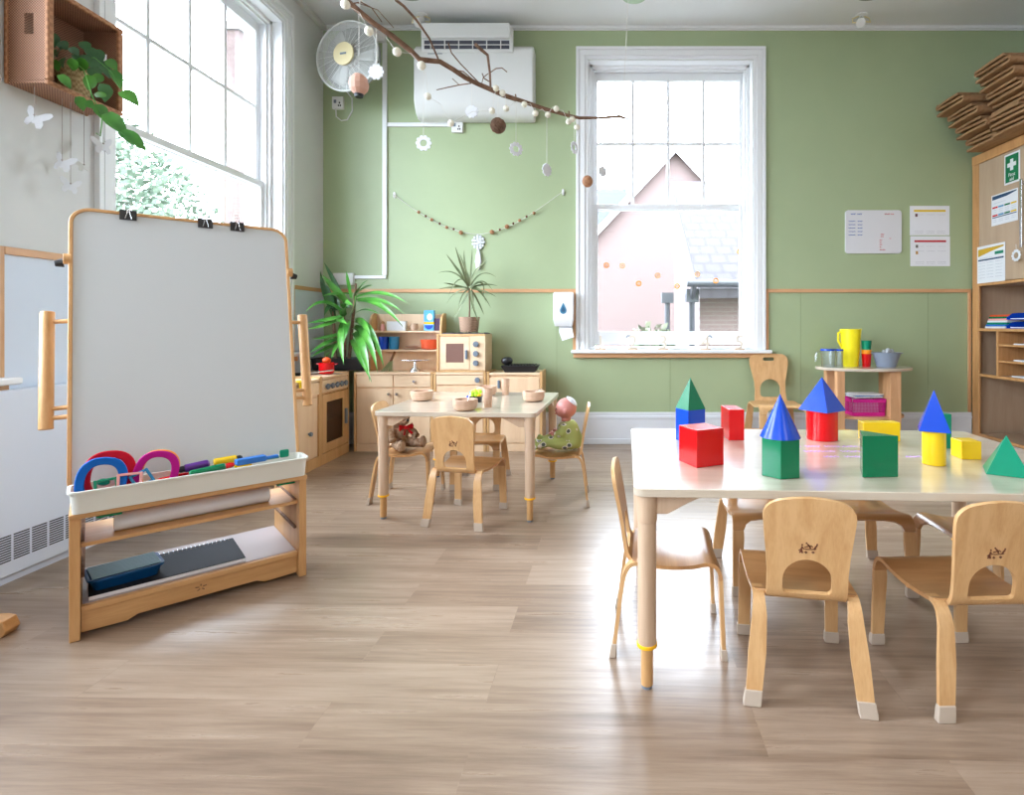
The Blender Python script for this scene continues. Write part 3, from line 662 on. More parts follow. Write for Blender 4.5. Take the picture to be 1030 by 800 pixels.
# ================================================================ BLOCKS ON THE BIG TABLE
TZ = 0.6165
def ngon(n, r, ph=0): return [(math.cos(2 * math.pi * k / n + ph) * r, math.sin(2 * math.pi * k / n + ph) * r) for k in range(n)]
def block(name, label, m, x, y, z, rz, shape, cat='block', bev=0.0015):
    b = MB()
    if shape[0] == 'box': w, d, h = shape[1:]; b.box((-w / 2, -d / 2, 0), (w / 2, d / 2, h))
    elif shape[0] == 'prism': b.prism(shape[1], 0, shape[2])
    elif shape[0] == 'pyr':
        base = shape[1]; h = shape[2]; tip = 0.0009
        b.loft([[(u, v, 0) for u, v in base], [(u * 0.012, v * 0.012, h) for u, v in base]])
    o = b.build(name, m, None, bevel=bev, angle=25); o.location = (x, y, z); o.rotation_euler = (0, 0, rz)
    return tag(o, label, cat, 'geometric solids on the big table')
block('cube_block', 'large red cube on the big table, left of the red cuboid', M['red'], 0.352, 1.902, TZ, R(24), ('box', 0.112, 0.112, 0.128))
block('cuboid_block', 'blue upright block under the green pyramid', M['blue'], 0.375, 2.270, TZ, R(28), ('box', 0.088, 0.088, 0.135))
block('pyramid_block', 'green pyramid standing on the blue upright block', M['greenb'], 0.375, 2.270, TZ + 0.1355, R(28), ('pyr', ngon(4, 0.064, R(45)), 0.130))
block('cuboid_block', 'upright red cuboid behind the large red cube', M['red'], 0.568, 2.335, TZ, R(2), ('box', 0.066, 0.13, 0.130))
block('hexagonal_prism_block', 'green hexagonal prism under the blue cone', M['greenb'], 0.583, 1.755, TZ, 0, ('prism', ngon(6, 0.066, R(14)), 0.122))
c = block('cone_block', 'glossy blue cone standing on the green hexagonal prism', M['blue'], 0.583, 1.755, TZ + 0.1225, 0, ('pyr', ngon(48, 0.064), 0.138), bev=0)
block('cylinder_block', 'red cylinder under a blue pyramid', M['red'], 0.945, 2.305, TZ, 0, ('prism', ngon(40, 0.064), 0.123))
block('pyramid_block', 'wide blue pyramid standing on the red cylinder', M['blue'], 0.945, 2.305, TZ + 0.1235, R(35), ('pyr', ngon(4, 0.098, R(45)), 0.140))
block('triangular_prism_block', 'green triangular prism in the middle of the big table', M['greenb'], 0.888, 1.755, TZ, 0, ('prism', [(-0.056, -0.040), (0.062, -0.034), (-0.016, 0.060)], 0.132))
block('cuboid_block', 'yellow cuboid lying behind the green triangular prism', M['yellow'], 1.178, 2.285, TZ, R(-3), ('box', 0.150, 0.060, 0.078))
block('cylinder_block', 'slim yellow cylinder under a blue pyramid', M['yellow'], 1.165, 1.885, TZ, 0, ('prism', ngon(36, 0.037), 0.118))
block('pyramid_block', 'narrow blue pyramid standing on the yellow cylinder', M['blue'], 1.165, 1.885, TZ + 0.1185, R(-28), ('pyr', ngon(4, 0.067, R(45)), 0.140))
block('cuboid_block', 'slim upright green block behind the yellow cylinder', M['greenp'], 1.350, 2.145, TZ, R(3), ('box', 0.060, 0.050, 0.135))
block('cube_block', 'small yellow cube near the right side of the big table', M['yellow'], 1.340, 1.978, TZ, R(-4), ('box', 0.068, 0.070, 0.066))
block('pyramid_block', 'teal-green pyramid at the right end of the big table', M['greenp'], 1.336, 1.775, TZ, R(-31), ('pyr', ngon(4, 0.084, R(45)), 0.122))

# ================================================================ EASEL (local axes: u along the board, v backwards, z up)
EA = R(43.4); EO = Vector((-1.855, 1.878, 0)); EW, ED = 0.739, 0.422
EM = Matrix.Translation(EO) @ Matrix.Rotation(EA, 4, 'Z')
def Ew(u, v, z): return EM @ Vector((u, v, z))
e = thing('whiteboard_easel', EO, EA, 'wooden easel with large white board, white pen tray and two low shelves', 'easel')
for k, u in enumerate((0.0, EW - 0.026)):
    s = MB()
    s.prism([(0.0, 0.0), (0.05, 0.0), (0.07, 0.03), (ED - 0.07, 0.03), (ED - 0.05, 0.0), (ED, 0.0), (ED, 0.425), (0.0, 0.425)], u, u + 0.026, lambda a, b_, w: (w, a, b_))
    sp = s.build('side_panel', M['easel'], e, bevel=0.003)
    uu = u + 0.0265 if k == 0 else u - 0.0265 + 0.026 - 0.014
    r = MB()
    for z in (0.325, 0.205): r.box((u + 0.026 if k == 0 else u - 0.010, 0.02, z), (u + 0.036 if k == 0 else u, ED - 0.02, z + 0.010))
    r.build('shelf_runner', M['bark'], sp)
    f = MB().box((u - 0.003 if k == 0 else u, -0.022, 0.0), (u + 0.026 if k == 0 else u + 0.029, -0.001, 0.445)).build('front_post', M['easel'], e, bevel=0.003)
boxo('lower_shelf', (0.0265, 0.0, 0.088), (EW - 0.0265, ED, 0.108), M['easel_x'], e, bevel=0.002)
boxo('shelf_liner', (0.03, 0.022, 0.1082), (EW - 0.03, ED - 0.01, 0.1105), mat('grey_shelf_laminate', (0.42, 0.36, 0.36), 0.3), e)
boxo('middle_shelf', (0.0265, 0.0, 0.318), (EW - 0.0265, 0.27, 0.332), M['easel_x'], e, bevel=0.002)
s = MB().prism([(0.0270, 0.087), (0.0270, 0.015), (0.15, 0.012), (0.18, 0.026), (EW - 0.18, 0.026), (EW - 0.15, 0.012), (EW - 0.0270, 0.015), (EW - 0.0270, 0.087)][::-1], 0.006, 0.026, lambda a, b_, w: (a, w, b_))
ap = s.build('front_apron', M['easel_x'], e, bevel=0.002)
g = MB()
for k in range(5):
    a = R(72 * k + 18); g.tube([(EW / 2 + math.cos(a) * 0.006, 0.0055, 0.062 + math.sin(a) * 0.006), (EW / 2 + math.cos(a) * 0.019, 0.0055, 0.062 + math.sin(a) * 0.013)], 0.002, 6)
g.build('emblem', M['bark'], ap)
boxo('tray_board', (-0.004, -0.030, 0.426), (EW + 0.004, 0.20, 0.4445), M['easel_x'], e, bevel=0.003)
# pen tray: open trough with a rim
b = MB(); tw = 0.13
def trough(b, x0, x1, y0, y1, z0, z1, t, flare):
    o0 = rrect(x1 - x0 - 2 * flare, y1 - y0 - 2 * flare, 0.02, 4, (x0 + x1) / 2, (y0 + y1) / 2); o1 = rrect(x1 - x0, y1 - y0, 0.026, 4, (x0 + x1) / 2, (y0 + y1) / 2)
    i0 = rrect(x1 - x0 - 2 * flare - 2 * t, y1 - y0 - 2 * flare - 2 * t, 0.016, 4, (x0 + x1) / 2, (y0 + y1) / 2); i1 = rrect(x1 - x0 - 2 * t, y1 - y0 - 2 * t, 0.022, 4, (x0 + x1) / 2, (y0 + y1) / 2)
    rm = rrect(x1 - x0 + 0.014, y1 - y0 + 0.014, 0.03, 4, (x0 + x1) / 2, (y0 + y1) / 2)
    b.loft([[(x, y, z0) for x, y in o0], [(x, y, z1 - 0.008) for x, y in o1], [(x, y, z1 - 0.008) for x, y in rm], [(x, y, z1) for x, y in rm], [(x, y, z1) for x, y in i1], [(x, y, z0 + t) for x, y in i0]])
trough(b, -0.002, EW + 0.002, -0.045, 0.088, 0.446, 0.526, 0.003, 0.006)
b.build('pen_tray', M['tray'], e, bevel=0)
for u in (0.10, 0.66): boxo('tray_clip', (u - 0.035, -0.034, 0.419), (u + 0.035, 0.03, 0.4255), M['greenb'], e, bevel=0.002)
# the board leans back
LEAN = math.atan(0.212); BV, BZ, BWd, BH = 0.118, 0.470, 0.750, 1.120
def bd(a, h, n): return (-0.006 + a, BV + h * math.sin(LEAN) + n * math.cos(LEAN), BZ + h * math.cos(LEAN) - n * math.sin(LEAN))
b = MB().prism(rrect(BWd - 0.010, BH - 0.010, 0.055, 8, BWd / 2, BH / 2), -0.006, 0.006, lambda a, h, n: bd(a, h, n))
brd = b.build('board', M['board'], e)
ring_o = rrect(BWd, BH, 0.060, 8, BWd / 2, BH / 2); pts = ring_o + [ring_o[0]]
b = MB(); rings = []
N = len(ring_o)
for i in range(N):
    x, y = ring_o[i]; nx, ny = ring_o[(i + 1) % N][0] - ring_o[i - 1][0], ring_o[(i + 1) % N][1] - ring_o[i - 1][1]
    l_ = math.hypot(nx, ny); ox, oy = ny / l_, -nx / l_
    rings.append([bd(x + ox * a, y + oy * a, n) for a, n in ((0.006, -0.012), (0.006, 0.012), (-0.007, 0.012), (-0.007, -0.012))])
rings.append(rings[0]); b.loft(rings, cap=False); b.build('board_frame', M['easel'], brd, bevel=0.003, angle=50)
for sx, u in ((-1, 0.0), (1, BWd)):
    hb = 0.70
    hx = u + sx * 0.062
    h = MB().cyl(bd(hx, 0.26, 0.03), bd(hx, 0.705, 0.03), 0.021, seg=20).build('handle_bar', M['easel'], e, bevel=0.003)
    for hh in (0.30, 0.335, 0.665): MB().cyl(bd(u, hh, 0.006), bd(hx, hh, 0.03), 0.0085, seg=12).build('peg', M['easel'], h)
    kb = MB().cyl(bd(u - sx * 0.004, 0.91, 0.0), bd(u + sx * 0.020, 0.91, 0.0), 0.021, seg=20).build('pivot_disc', M['easel'], e, bevel=0.002)
    MB().cyl(bd(u + sx * 0.020, 0.90, 0.02), bd(u + sx * 0.045, 0.895, 0.02), 0.018, 0.012, seg=8).build('wing_knob', M['black'], kb, bevel=0.002)
# binder clips on the top edge
for a, lb in ((0.17, 'left'), (0.43, 'middle'), (0.55, 'right')):
    c = thing('binder_clip', EO, EA, {'left': 'black binder clip on the top edge of the easel board, nearest its left corner', 'middle': 'black binder clip on the top edge of the easel board, between the other two', 'right': 'black binder clip on the top edge of the easel board, nearest its right corner'}[lb], 'binder clip', 'binder clips on the easel')
    w = 0.027
    MB().loft([[bd(a - s_, BH - 0.030 + zz, n) for n, zz in ((-0.013, 0.0), (-0.019, 0.038), (0.019, 0.038), (0.013, 0.0), (0.016, 0.0), (0.022, 0.041), (-0.022, 0.041), (-0.016, 0.0))] for s_ in (w, -w)]).build('clip_body', M['black'], c, smooth=False)
    for sn in (-1, 1):
        wr = []
        for t in range(13):
            q = t / 12; ang = math.pi * (q * 1.25 - 0.125); wr.append(bd(a + math.cos(ang) * 0.013, BH + 0.010 + 0.022 + math.sin(ang) * 0.015, sn * (0.010 + 0.004 * math.sin(math.pi * q))))
        wr = [bd(a - -0.008, BH + 0.000, sn * 0.0205)] + wr + [bd(a - 0.008, BH + 0.000, sn * 0.0205)]
        MB().tube(wr, 0.0012, 6).build('wire_lever', M['steel'], c)
        if sn < 0:
            MB().tube([bd(a - 0.010, BH - 0.026, -0.0175), bd(a - 0.004, BH - 0.002, -0.0225), bd(a - 0.003, BH + 0.010, -0.0225)], 0.0014, 6).tube([bd(a + 0.010, BH - 0.026, -0.0175), bd(a + 0.004, BH - 0.002, -0.0225), bd(a + 0.003, BH + 0.010, -0.0225)], 0.0014, 6).build('wire_lever', M['steel'], c)

# things in the pen tray
def oring(name, label, m, u, v, rx, rz_, wid, th, tilt, zc, roll=0.0, gap=False):
    b = MB(); n = 40; rings = []
    for i in range(n):
        t = 2 * math.pi * i / n
        ce, se = math.cos(t), math.sin(t); q = 2.4
        ox = math.copysign(abs(ce) ** (2 / q), ce); oz = math.copysign(abs(se) ** (2 / q), se)
        rings.append([(ox * (rx - d), n_, oz * (rz_ - d)) for d, n_ in ((0, -th / 2), (0, th / 2), (wid, th / 2), (wid, -th / 2))])
    rings.append(rings[0]); b.loft(rings, cap=False)
    o = b.build(name, m, None, bevel=0.004, angle=50)
    o.matrix_world = EM @ Matrix.Translation((u, v, zc)) @ Matrix.Rotation(tilt, 4, 'X') @ Matrix.Rotation(roll, 4, 'Y')
    return tag(o, label, 'foam ring', 'coloured foam rings in the pen tray')
oring('foam_ring', 'blue oval ring standing at the left end of the pen tray', M['ringblue'], 0.080, -0.006, 0.070, 0.082, 0.026, 0.022, R(-8), 0.545, R(8))
oring('foam_ring', 'red oval ring behind the blue oval ring', M['ringred'], 0.100, 0.030, 0.076, 0.090, 0.028, 0.022, R(-10), 0.552, R(5))
oring('foam_ring', 'magenta oval ring standing in the pen tray', M['ringmagenta'], 0.232, 0.006, 0.068, 0.083, 0.024, 0.018, R(-12), 0.541, R(12))
oring('foam_ring', 'orange oval ring behind the magenta ring', M['orange'], 0.240, 0.044, 0.066, 0.080, 0.022, 0.018, R(-12), 0.541, R(12))
def pen(name, label, m, capm, u0, v0, z0, u1, v1, z1, r, cat='marker pen'):
    a, b_ = Ew(u0, v0, z0), Ew(u1, v1, z1); L = (b_ - a).length
    t = thing(name, a, 0, label, cat, 'markers and brushes in the pen tray')
    t.rotation_mode = 'QUATERNION'; t.rotation_quaternion = Vector((0, 0, 1)).rotation_difference((b_ - a).normalized())
    MB().lathe([(r * 0.6, 0), (r, 0.006), (r, L * 0.78), (r * 0.8, L * 0.8)], seg=18).build('barrel', m, t)
    MB().lathe([(r * 0.78, L * 0.79), (r * 0.78, L * 0.93), (r * 0.5, L)], seg=18).build('tip', capm, t)
    return t
pen('chunky_marker', 'thick purple marker lying in the pen tray', M['purple'], M['black'], 0.400, 0.030, 0.545, 0.300, 0.030, 0.535, 0.016)
pen('chunky_marker', 'thick green marker with red tip leaning on the tray rim', M['greenb'], M['red'], 0.328, -0.022, 0.525, 0.475, -0.026, 0.5375, 0.0135)
pen('chunky_marker', 'thick yellow marker behind the green marker', M['yellow'], M['black'], 0.415, 0.050, 0.542, 0.515, 0.050, 0.545, 0.015)
pen('felt_marker', 'thin red marker lying behind the rings', M['red'], M['red'], 0.24, 0.065, 0.50, 0.37, 0.06, 0.512, 0.007)
pen('felt_marker', 'thin blue marker under the green marker', M['blue'], M['blue'], 0.27, -0.02, 0.485, 0.42, -0.025, 0.50, 0.008)
t = thing('board_brush', Ew(0.535, -0.010, 0.520), EA + R(8), 'light blue board rubber with yellow sponge in the pen tray', 'board rubber')
MB().box((-0.055, -0.018, 0.010), (0.055, 0.018, 0.034)).box((0.055, -0.010, 0.014), (0.105, 0.010, 0.026)).build('handle_block', M['lightblue'], t, bevel=0.005)
boxo('sponge', (-0.055, -0.016, -0.004), (0.0, 0.016, 0.0095), M['yellow'], t, bevel=0.003)
t = thing('spring_clip', Ew(0.672, 0.050, 0.520), EA, 'green plastic clip at the right end of the pen tray', 'clip')
MB().box((-0.018, -0.008, 0.0), (0.018, 0.008, 0.034)).build('jaw', M['greenp'], t, bevel=0.006)
MB().box((-0.075, -0.005, 0.000), (-0.020, 0.005, 0.010)).build('lever', M['greenp'], t, bevel=0.003)
def frame_piece(label, m, u, v, z, w, h, tl, rl):
    b = MB(); t_ = 0.009
    b.box((-w / 2, -0.005, -h / 2), (-w / 2 + t_, 0.005, h / 2)); b.box((w / 2 - t_, -0.005, -h / 2), (w / 2, 0.005, h / 2))
    b.box((-w / 2 + t_, -0.005, -h / 2), (w / 2 - t_, 0.005, -h / 2 + t_)); b.box((-w / 2 + t_, -0.005, h / 2 - t_), (w / 2 - t_, 0.005, h / 2))
    o = b.build('magnetic_frame', m, None, bevel=0.002); o.matrix_world = EM @ Matrix.Translation((u, v, z)) @ Matrix.Rotation(tl, 4, 'X') @ Matrix.Rotation(rl, 4, 'Y')
    tag(o, label, 'plastic frame', 'small plastic frames in the pen tray')
frame_piece('small pink square frame at the front of the pen tray', M['pink'], 0.155, -0.024, 0.532, 0.072, 0.060, R(-12), R(3))
frame_piece('small green square frame lying in front of the blue ring', M['greenp'], 0.092, -0.022, 0.532, 0.065, 0.042, R(-20), R(-4))
frame_piece('small teal square frame behind the pink frame', M['teal'], 0.190, -0.008, 0.532, 0.06, 0.055, R(-20), R(-25))
tag(MB().ball((0, 0, 0), (0.022, 0.014, 0.013), 16).build('rubber_grip', M['greenp'], loc=Ew(0.085, 0.012, 0.535)), 'small dark green lump inside the blue ring', 'grip')
# rolled paper on the middle shelf, notebook and rack below
t = thing('paper_roll', Ew(0.115, 0.075, 0.3325 + 0.033), EA, 'long roll of white paper on the easel middle shelf', 'paper roll')
MB().cyl((0, 0, 0), (0.50, 0, 0), 0.033, seg=32).build('paper', M['paper'], t)
MB().cyl((0.4995, 0, 0), (0.503, 0, 0), 0.027, 0.026, seg=24).build('tube_core', M['rattan'], t)
t = thing('spiral_sketchbook', Ew(0.045, 0.030, 0.1108), EA, 'large black spiral-bound sketchbook lying on the easel lower shelf', 'sketchbook')
MB().box((0.002, 0.0, 0.001), (0.478, 0.29, 0.013)).build('pages', M['paper'], t)
boxo('cover', (0, 0.003, 0.0132), (0.48, 0.292, 0.0152), mat('sketchbook_cover', (0.015, 0.016, 0.022), 0.6, spec=0.15), t, bevel=0.0006)
b = MB()
for k in range(30):
    x = 0.02 + k * 0.0152; b.tube([(x, 0.280 + 0.012 * math.sin(q), 0.0115 + 0.0095 * -math.cos(q)) for q in [2 * math.pi * j / 10 for j in range(11)]], 0.0016, 5)
b.build('binding', M['steel'], t)
t = thing('slatted_tray', Ew(0.050, 0.055, 0.1264), EA + R(6), 'dark blue plastic tray with slatted top on the sketchbook', 'tray')
b = MB(); trough(b, 0, 0.21, 0, 0.150, 0, 0.045, 0.003, 0.012); b.build('tray_body', mat('navy_blue_plastic', (0.002, 0.055, 0.17), 0.4, spec=0.2), t)
b = MB()
for k in range(9): b.box((0.006, 0.010 + k * 0.0155, 0.0455), (0.204, 0.0155 + k * 0.0155, 0.0520))
b.build('slats', mat('slate_blue_slats', (0.26, 0.42, 0.50), 0.4), t, bevel=0.0008)

# foot of another wooden stand, mostly outside the picture on the left
t = thing('wooden_stand', (-2.28, 1.90, 0), R(8), 'wooden stand whose rounded foot shows at the left edge of the photo', 'wooden stand')
MB().prism([(-0.20, 0), (0.165, 0), (0.178, 0.02), (0.165, 0.055), (0.14, 0.062), (-0.20, 0.062)], -0.03, 0.03, lambda u, v, w: (u, w, v)).build('foot', M['easel_x'], t, bevel=0.005)
MB().box((-0.16, -0.015, 0.0625), (-0.10, 0.015, 0.72)).build('upright', M['easel'], t, bevel=0.004)

# ================================================================ HEATER COVER
t = thing('heater_cover', (XL + 0.007, 1.0, 0.0), 0, 'white wall heater cover with slotted vents under the left windows', 'heater')
MB().box((0, 0, 0.035), (0.075, 2.28, 0.825)).build('casing', M['heater'], t, bevel=0.006)
b = MB()
y = 0.04
while y < 2.1:
    for k in range(11): b.box((0.0745, y, 0.098 + k * 0.0105), (0.0762, y + 0.064, 0.1035 + k * 0.0105))
    y += 0.0745
b.build('vent_slots', M['black'], t, smooth=False)
boxo('plinth', (0.0, 0.01, 0.0), (0.055, 2.27, 0.0345), M['heater'], t)

# ================================================================ PLAY KITCHEN
KY = 4.70; KX = -2.20; KH = 0.695
K = M['kitchen']; KXm = M['kitchen_x']; KE = M['kitchen_edge']
def knob(b, p, axis, r=0.013, l=0.022):
    p = Vector(p); d = Vector((0, -1, 0)) if axis == 'y' else Vector((1, 0, 0)); b.cyl(p, p + d * l * 0.5, r * 0.5); b.cyl(p + d * l * 0.5, p + d * l, r, r * 0.85)
def unit(name, label, x0, x1, y0, y1, h, cat='play cabinet', lip=0.0):
    """cabinet body in world metres, front facing -Y; returns thing"""
    t = thing(name, (x0, y0, 0), 0, label, cat); w, d = x1 - x0, y1 - y0; p = 0.022
    boxo('side_panel', (0, 0, 0), (p, d, h + lip), KE, t, bevel=0.003); boxo('side_panel', (w - p, 0, 0), (w, d, h + lip), KE, t, bevel=0.003)
    boxo('carcass', (p + 0.0005, 0.012, 0.0), (w - p - 0.0005, d, h - 0.022), K, t)
    boxo('countertop', (p + 0.0005, -0.004, h - 0.021), (w - p - 0.0005, d, h), KXm, t, bevel=0.003)
    boxo('plinth', (p + 0.0005, 0.004, 0.0), (w - p - 0.0005, 0.0115, 0.070), KXm, t, bevel=0.002)
    return t, w, d, p
# sink unit in the corner of the back run
t, w, d, p = unit('sink_unit', 'light wooden play sink cabinet with drawer and two doors against the back wall', -2.165, -1.472, KY, 5.004, KH)
xs = 0.345
f = MB().box((p + 0.002, 0.0, 0.565), (xs - 0.004, 0.0115, 0.668)).build('false_drawer', KXm, t, bevel=0.002)
f = MB().box((xs + 0.004, 0.0, 0.565), (w - p - 0.002, 0.0115, 0.668)).build('drawer', KXm, t, bevel=0.002)
b = MB(); knob(b, (0.53, 0.0, 0.616), 'y'); b.build('knob', M['steel'], f)
for a0, a1, kx in ((p + 0.004, xs - 0.003, xs - 0.035), (xs + 0.003, w - p - 0.004, xs + 0.035)):
    f = MB().box((a0, 0.0, 0.078), (a1, 0.0115, 0.550)).build('door', K, t, bevel=0.002)
    b = MB(); knob(b, (kx, 0.0, 0.505), 'y'); b.build('knob', M['steel'], f)
# oven and cupboard along the left wall (fronts face +X)
def unit_left(name, label, y0, y1, x0, x1, h, cat):
    t = thing(name, (x1, y0, 0), 0, label, cat); L = y1 - y0; d = x1 - x0; p = 0.022
    boxo('side_panel', (-d, 0, 0), (0, p, h + 0.010), KE, t, bevel=0.003); boxo('side_panel', (-d, L - p, 0), (0, L, h + 0.010), KE, t, bevel=0.003)
    boxo('countertop', (-d, p + 0.0005, h - 0.021), (0.004, L - p - 0.0005, h), KXm, t, bevel=0.003)
    boxo('plinth', (-0.0115, p + 0.0005, 0), (-0.002, L - p - 0.0005, 0.085), M['kitchen_edge'], t, bevel=0.002)
    return t, L, d, p
t, L, d, p = unit_left('play_oven', 'wooden play cooker with glazed oven door in the corner', 4.215, 4.690, XL + 0.03, KX, KH, 'play cooker')
s = MB(); s.box((-d, p + 0.0005, 0.086), (-d + 0.01, L - p - 0.0005, KH - 0.022)).box((-d + 0.01, p + 0.0005, 0.086), (-0.012, L - p - 0.0005, 0.098)).box((-d + 0.01, p + 0.0005, 0.33), (-0.03, L - p - 0.0005, 0.342)).box((-d + 0.01, p + 0.0005, 0.555), (-0.012, L - p - 0.0005, KH - 0.022))
s.build('oven_interior', M['kitchen_edge'], t)
f = MB().box((-0.0115, p + 0.002, 0.570), (0, L - p - 0.002, 0.668)).build('control_panel', KXm, t, bevel=0.002)
for k in range(5):
    b = MB(); knob(b, (0, 0.085 + k * 0.076, 0.615), 'x', 0.024, 0.024); b.build('dial', M['grey'], f)
s = MB(); y0_, y1_ = p + 0.004, L - p - 0.004
for q in (((y0_, 0.095), (y0_ + 0.065, 0.552)), ((y1_ - 0.085, 0.095), (y1_, 0.552)), ((y0_ + 0.065, 0.095), (y1_ - 0.085, 0.160)), ((y0_ + 0.065, 0.490), (y1_ - 0.085, 0.552))):
    s.box((-0.0115, q[0][0], q[0][1]), (0, q[1][0], q[1][1]))
f = s.build('oven_door', KE, t)
boxo('window_pane', (-0.008, y0_ + 0.064, 0.159), (-0.005, y1_ - 0.084, 0.491), glass('oven_pane', (0.55, 0.45, 0.38), 0.08), f)
boxo('handle', (0.0005, y1_ - 0.060, 0.265), (0.018, y1_ - 0.035, 0.395), M['grey'], f, bevel=0.004)
for y_, lb in ((0.12, 'front'), (0.33, 'rear')):
    MB().cyl((-0.22, y_, KH + 0.0005), (-0.22, y_, KH + 0.006), 0.062, seg=28).build('hob_ring', M['black'], t)
for z_, n_, lb in ((0.3425, 'small dark pan on the upper oven shelf', 0), (0.0985, 'dark baking pan on the floor of the play oven', 1)):
    q = thing('toy_pan', (KX - 0.16, 4.41, z_), 0, n_, 'toy pan')
    MB().lathe([(0.055, 0), (0.062, 0.004), (0.070, 0.035), (0.067, 0.035), (0.058, 0.006)]).build('bowl', M['black'], q)
    MB().tube([(0.06, 0.01, 0.030), (0.11, 0.02, 0.040)], 0.006).build('handle', M['steel'], q)
t, L, d, p = unit_left('play_fridge_cabinet', 'wooden play cupboard beside the cooker, partly hidden behind the easel', 3.70, 4.213, XL + 0.03, KX, KH - 0.005, 'play cabinet')
boxo('carcass', (-d, p + 0.0005, 0.0), (-0.012, L - p - 0.0005, KH - 0.030), K, t)
MB().box((-0.0115, p + 0.002, 0.565), (0, L - p - 0.002, 0.662)).build('drawer', KXm, t, bevel=0.002)
f = MB().box((-0.0115, p + 0.004, 0.095), (0, L - p - 0.030, 0.545)).build('door', K, t, bevel=0.002)
b = MB(); knob(b, (0, 0.34, 0.285), 'x', 0.018, 0.026); b.build('knob', M['grey'], f)
# microwave cabinet, microwave, end cabinet
t, w, d, p = unit('oven_cabinet', 'low wooden play cabinet with one drawer and a grey knob under the toy microwave', -1.468, -1.010, KY, 5.004, KH, )
f = MB().box((p + 0.002, 0.0, 0.585), (w - p - 0.002, 0.0115, 0.668)).build('drawer', KXm, t, bevel=0.002)
b = MB(); knob(b, (0.385, 0, 0.628), 'y', 0.024, 0.024); b.build('knob', M['grey'], f)
f = MB().box((p + 0.004, 0.0, 0.078), (w - p - 0.004, 0.0115, 0.570)).build('door', K, t, bevel=0.002)
t = thing('toy_microwave', (-1.440, KY - 0.005, KH + 0.0005), 0, 'wooden toy microwave with three grey dials carrying a potted plant', 'toy microwave')
w, d, h = 0.425, 0.30, 0.335
MB().box((0, 0.012, 0.0), (w, d, h)).build('body', K, t, bevel=0.003)
s = MB(); s.box((0, 0, 0), (0.020, 0.0115, h)); s.box((0.0205, 0, h - 0.02), (w, 0.0115, h)); s.box((0.0205, 0, 0), (w, 0.0115, 0.018)); s.build('front_frame', KE, t, bevel=0.002)
s = MB()
for q in ((0.032, 0.026, 0.082, 0.305), (0.238, 0.026, 0.285, 0.305), (0.0825, 0.026, 0.2375, 0.085), (0.0825, 0.250, 0.2375, 0.305)): s.box((q[0], 0.0, q[1]), (q[2], 0.0115, q[3]))
f = s.build('door', KXm, t)
boxo('window_pane', (0.082, 0.004, 0.085), (0.238, 0.008, 0.250), mat('brown_mesh_pane', (0.20, 0.10, 0.075), 0.35), f)
boxo('handle', (0.250, -0.018, 0.115), (0.272, -0.0005, 0.195), M['grey'], f, bevel=0.005)
f = MB().box((0.290, 0.0, 0.0185), (w, 0.0115, 0.3145)).build('control_panel', KXm, t)
for z_ in (0.245, 0.162, 0.080):
    b = MB(); knob(b, (0.345, 0, z_), 'y', 0.026, 0.024); b.build('dial', M['grey'], f)
t, w, d, p = unit('end_cabinet', 'wooden play cabinet at the right end of the play kitchen with black toy on top', -1.004, -0.517, KY, 5.004, KH - 0.004, lip=0.010)
f = MB().box((p + 0.004, 0.0, 0.078), (w - p - 0.004, 0.0115, 0.645)).build('door', K, t, bevel=0.002)
boxo('handle', (p + 0.075, -0.018, 0.555), (p + 0.097, -0.0005, 0.625), M['grey'], f, bevel=0.005)
# black toy on the end cabinet
t = thing('toy_telephone', (-0.72, 4.80, KH - 0.0035), 0, 'black plastic toy with ribbed tray and round knob on the end cabinet', 'black toy')
s = MB(); s.loft([[(x * 0.13, y_ * 0.075, 0) for x, y_ in ((-1, -1), (1, -1), (1, 1), (-1, 1))], [(x * 0.165, y_ * 0.10, 0.060) for x, y_ in ((-1, -1), (1, -1), (1, 1), (-1, 1))]]); s.build('tray', M['black'], t, bevel=0.006)
b = MB()
for k in range(9): b.box((-0.10 + k * 0.028, -0.09, 0.0605), (-0.090 + k * 0.028, 0.09, 0.070))
b.build('ribs', M['black'], t, bevel=0.002)
MB().ball((-0.12, -0.02, 0.098), (0.052, 0.045, 0.038), 20).build('round_knob', M['black'], t)
# hutch with shelves standing on the sink unit
t = thing('hutch_shelf', (-2.10, 4.845, KH + 0.0005), 0, 'light wooden hutch with two shelves standing on the play sink cabinet', 'shelf unit')
HW, HD, HH = 0.660, 0.150, 0.520
side = [(0, 0), (HD, 0), (HD, HH), (0.09, HH), (0.045, HH - 0.02), (0.012, HH - 0.07), (0, HH - 0.14)]
for x_ in (0, HW - 0.020): MB().prism(side, x_, x_ + 0.020, lambda u, v, w_: (w_, u, v)).build('side_panel', KE, t, bevel=0.003)
boxo('back_panel', (0.0205, HD - 0.010, 0), (HW - 0.0205, HD, HH - 0.005), K, t)
HS = (0.175, 0.345)
for z_ in HS: boxo('shelf', (0.0205, 0.006, z_), (HW - 0.0205, HD - 0.0105, z_ + 0.016), KXm, t, bevel=0.002)
hz = [KH + 0.0005 + z_ + 0.0165 for z_ in HS]
def tumbler(name, label, m, x, y, z, r, h, group=None, cat='cup', thick=0.003, flare=1.0):
    o = MB().lathe([(r * 0.82, 0), (r * flare, h), (r * flare - thick, h), (r * 0.82 - thick, thick)], seg=28).build(name, m, loc=(x, y, z)); return tag(o, label, cat, group)
tumbler('plastic_tumbler', 'blue plastic tumbler on the hutch shelf, half hidden by leaves', M['blue'], -1.985, 4.905, hz[0], 0.046, 0.115, 'blue tumblers on the hutch')
tumbler('plastic_tumbler', 'blue plastic tumbler on the hutch shelf, right of its twin', M['teal'], -1.890, 4.905, hz[0], 0.046, 0.115, 'blue tumblers on the hutch')
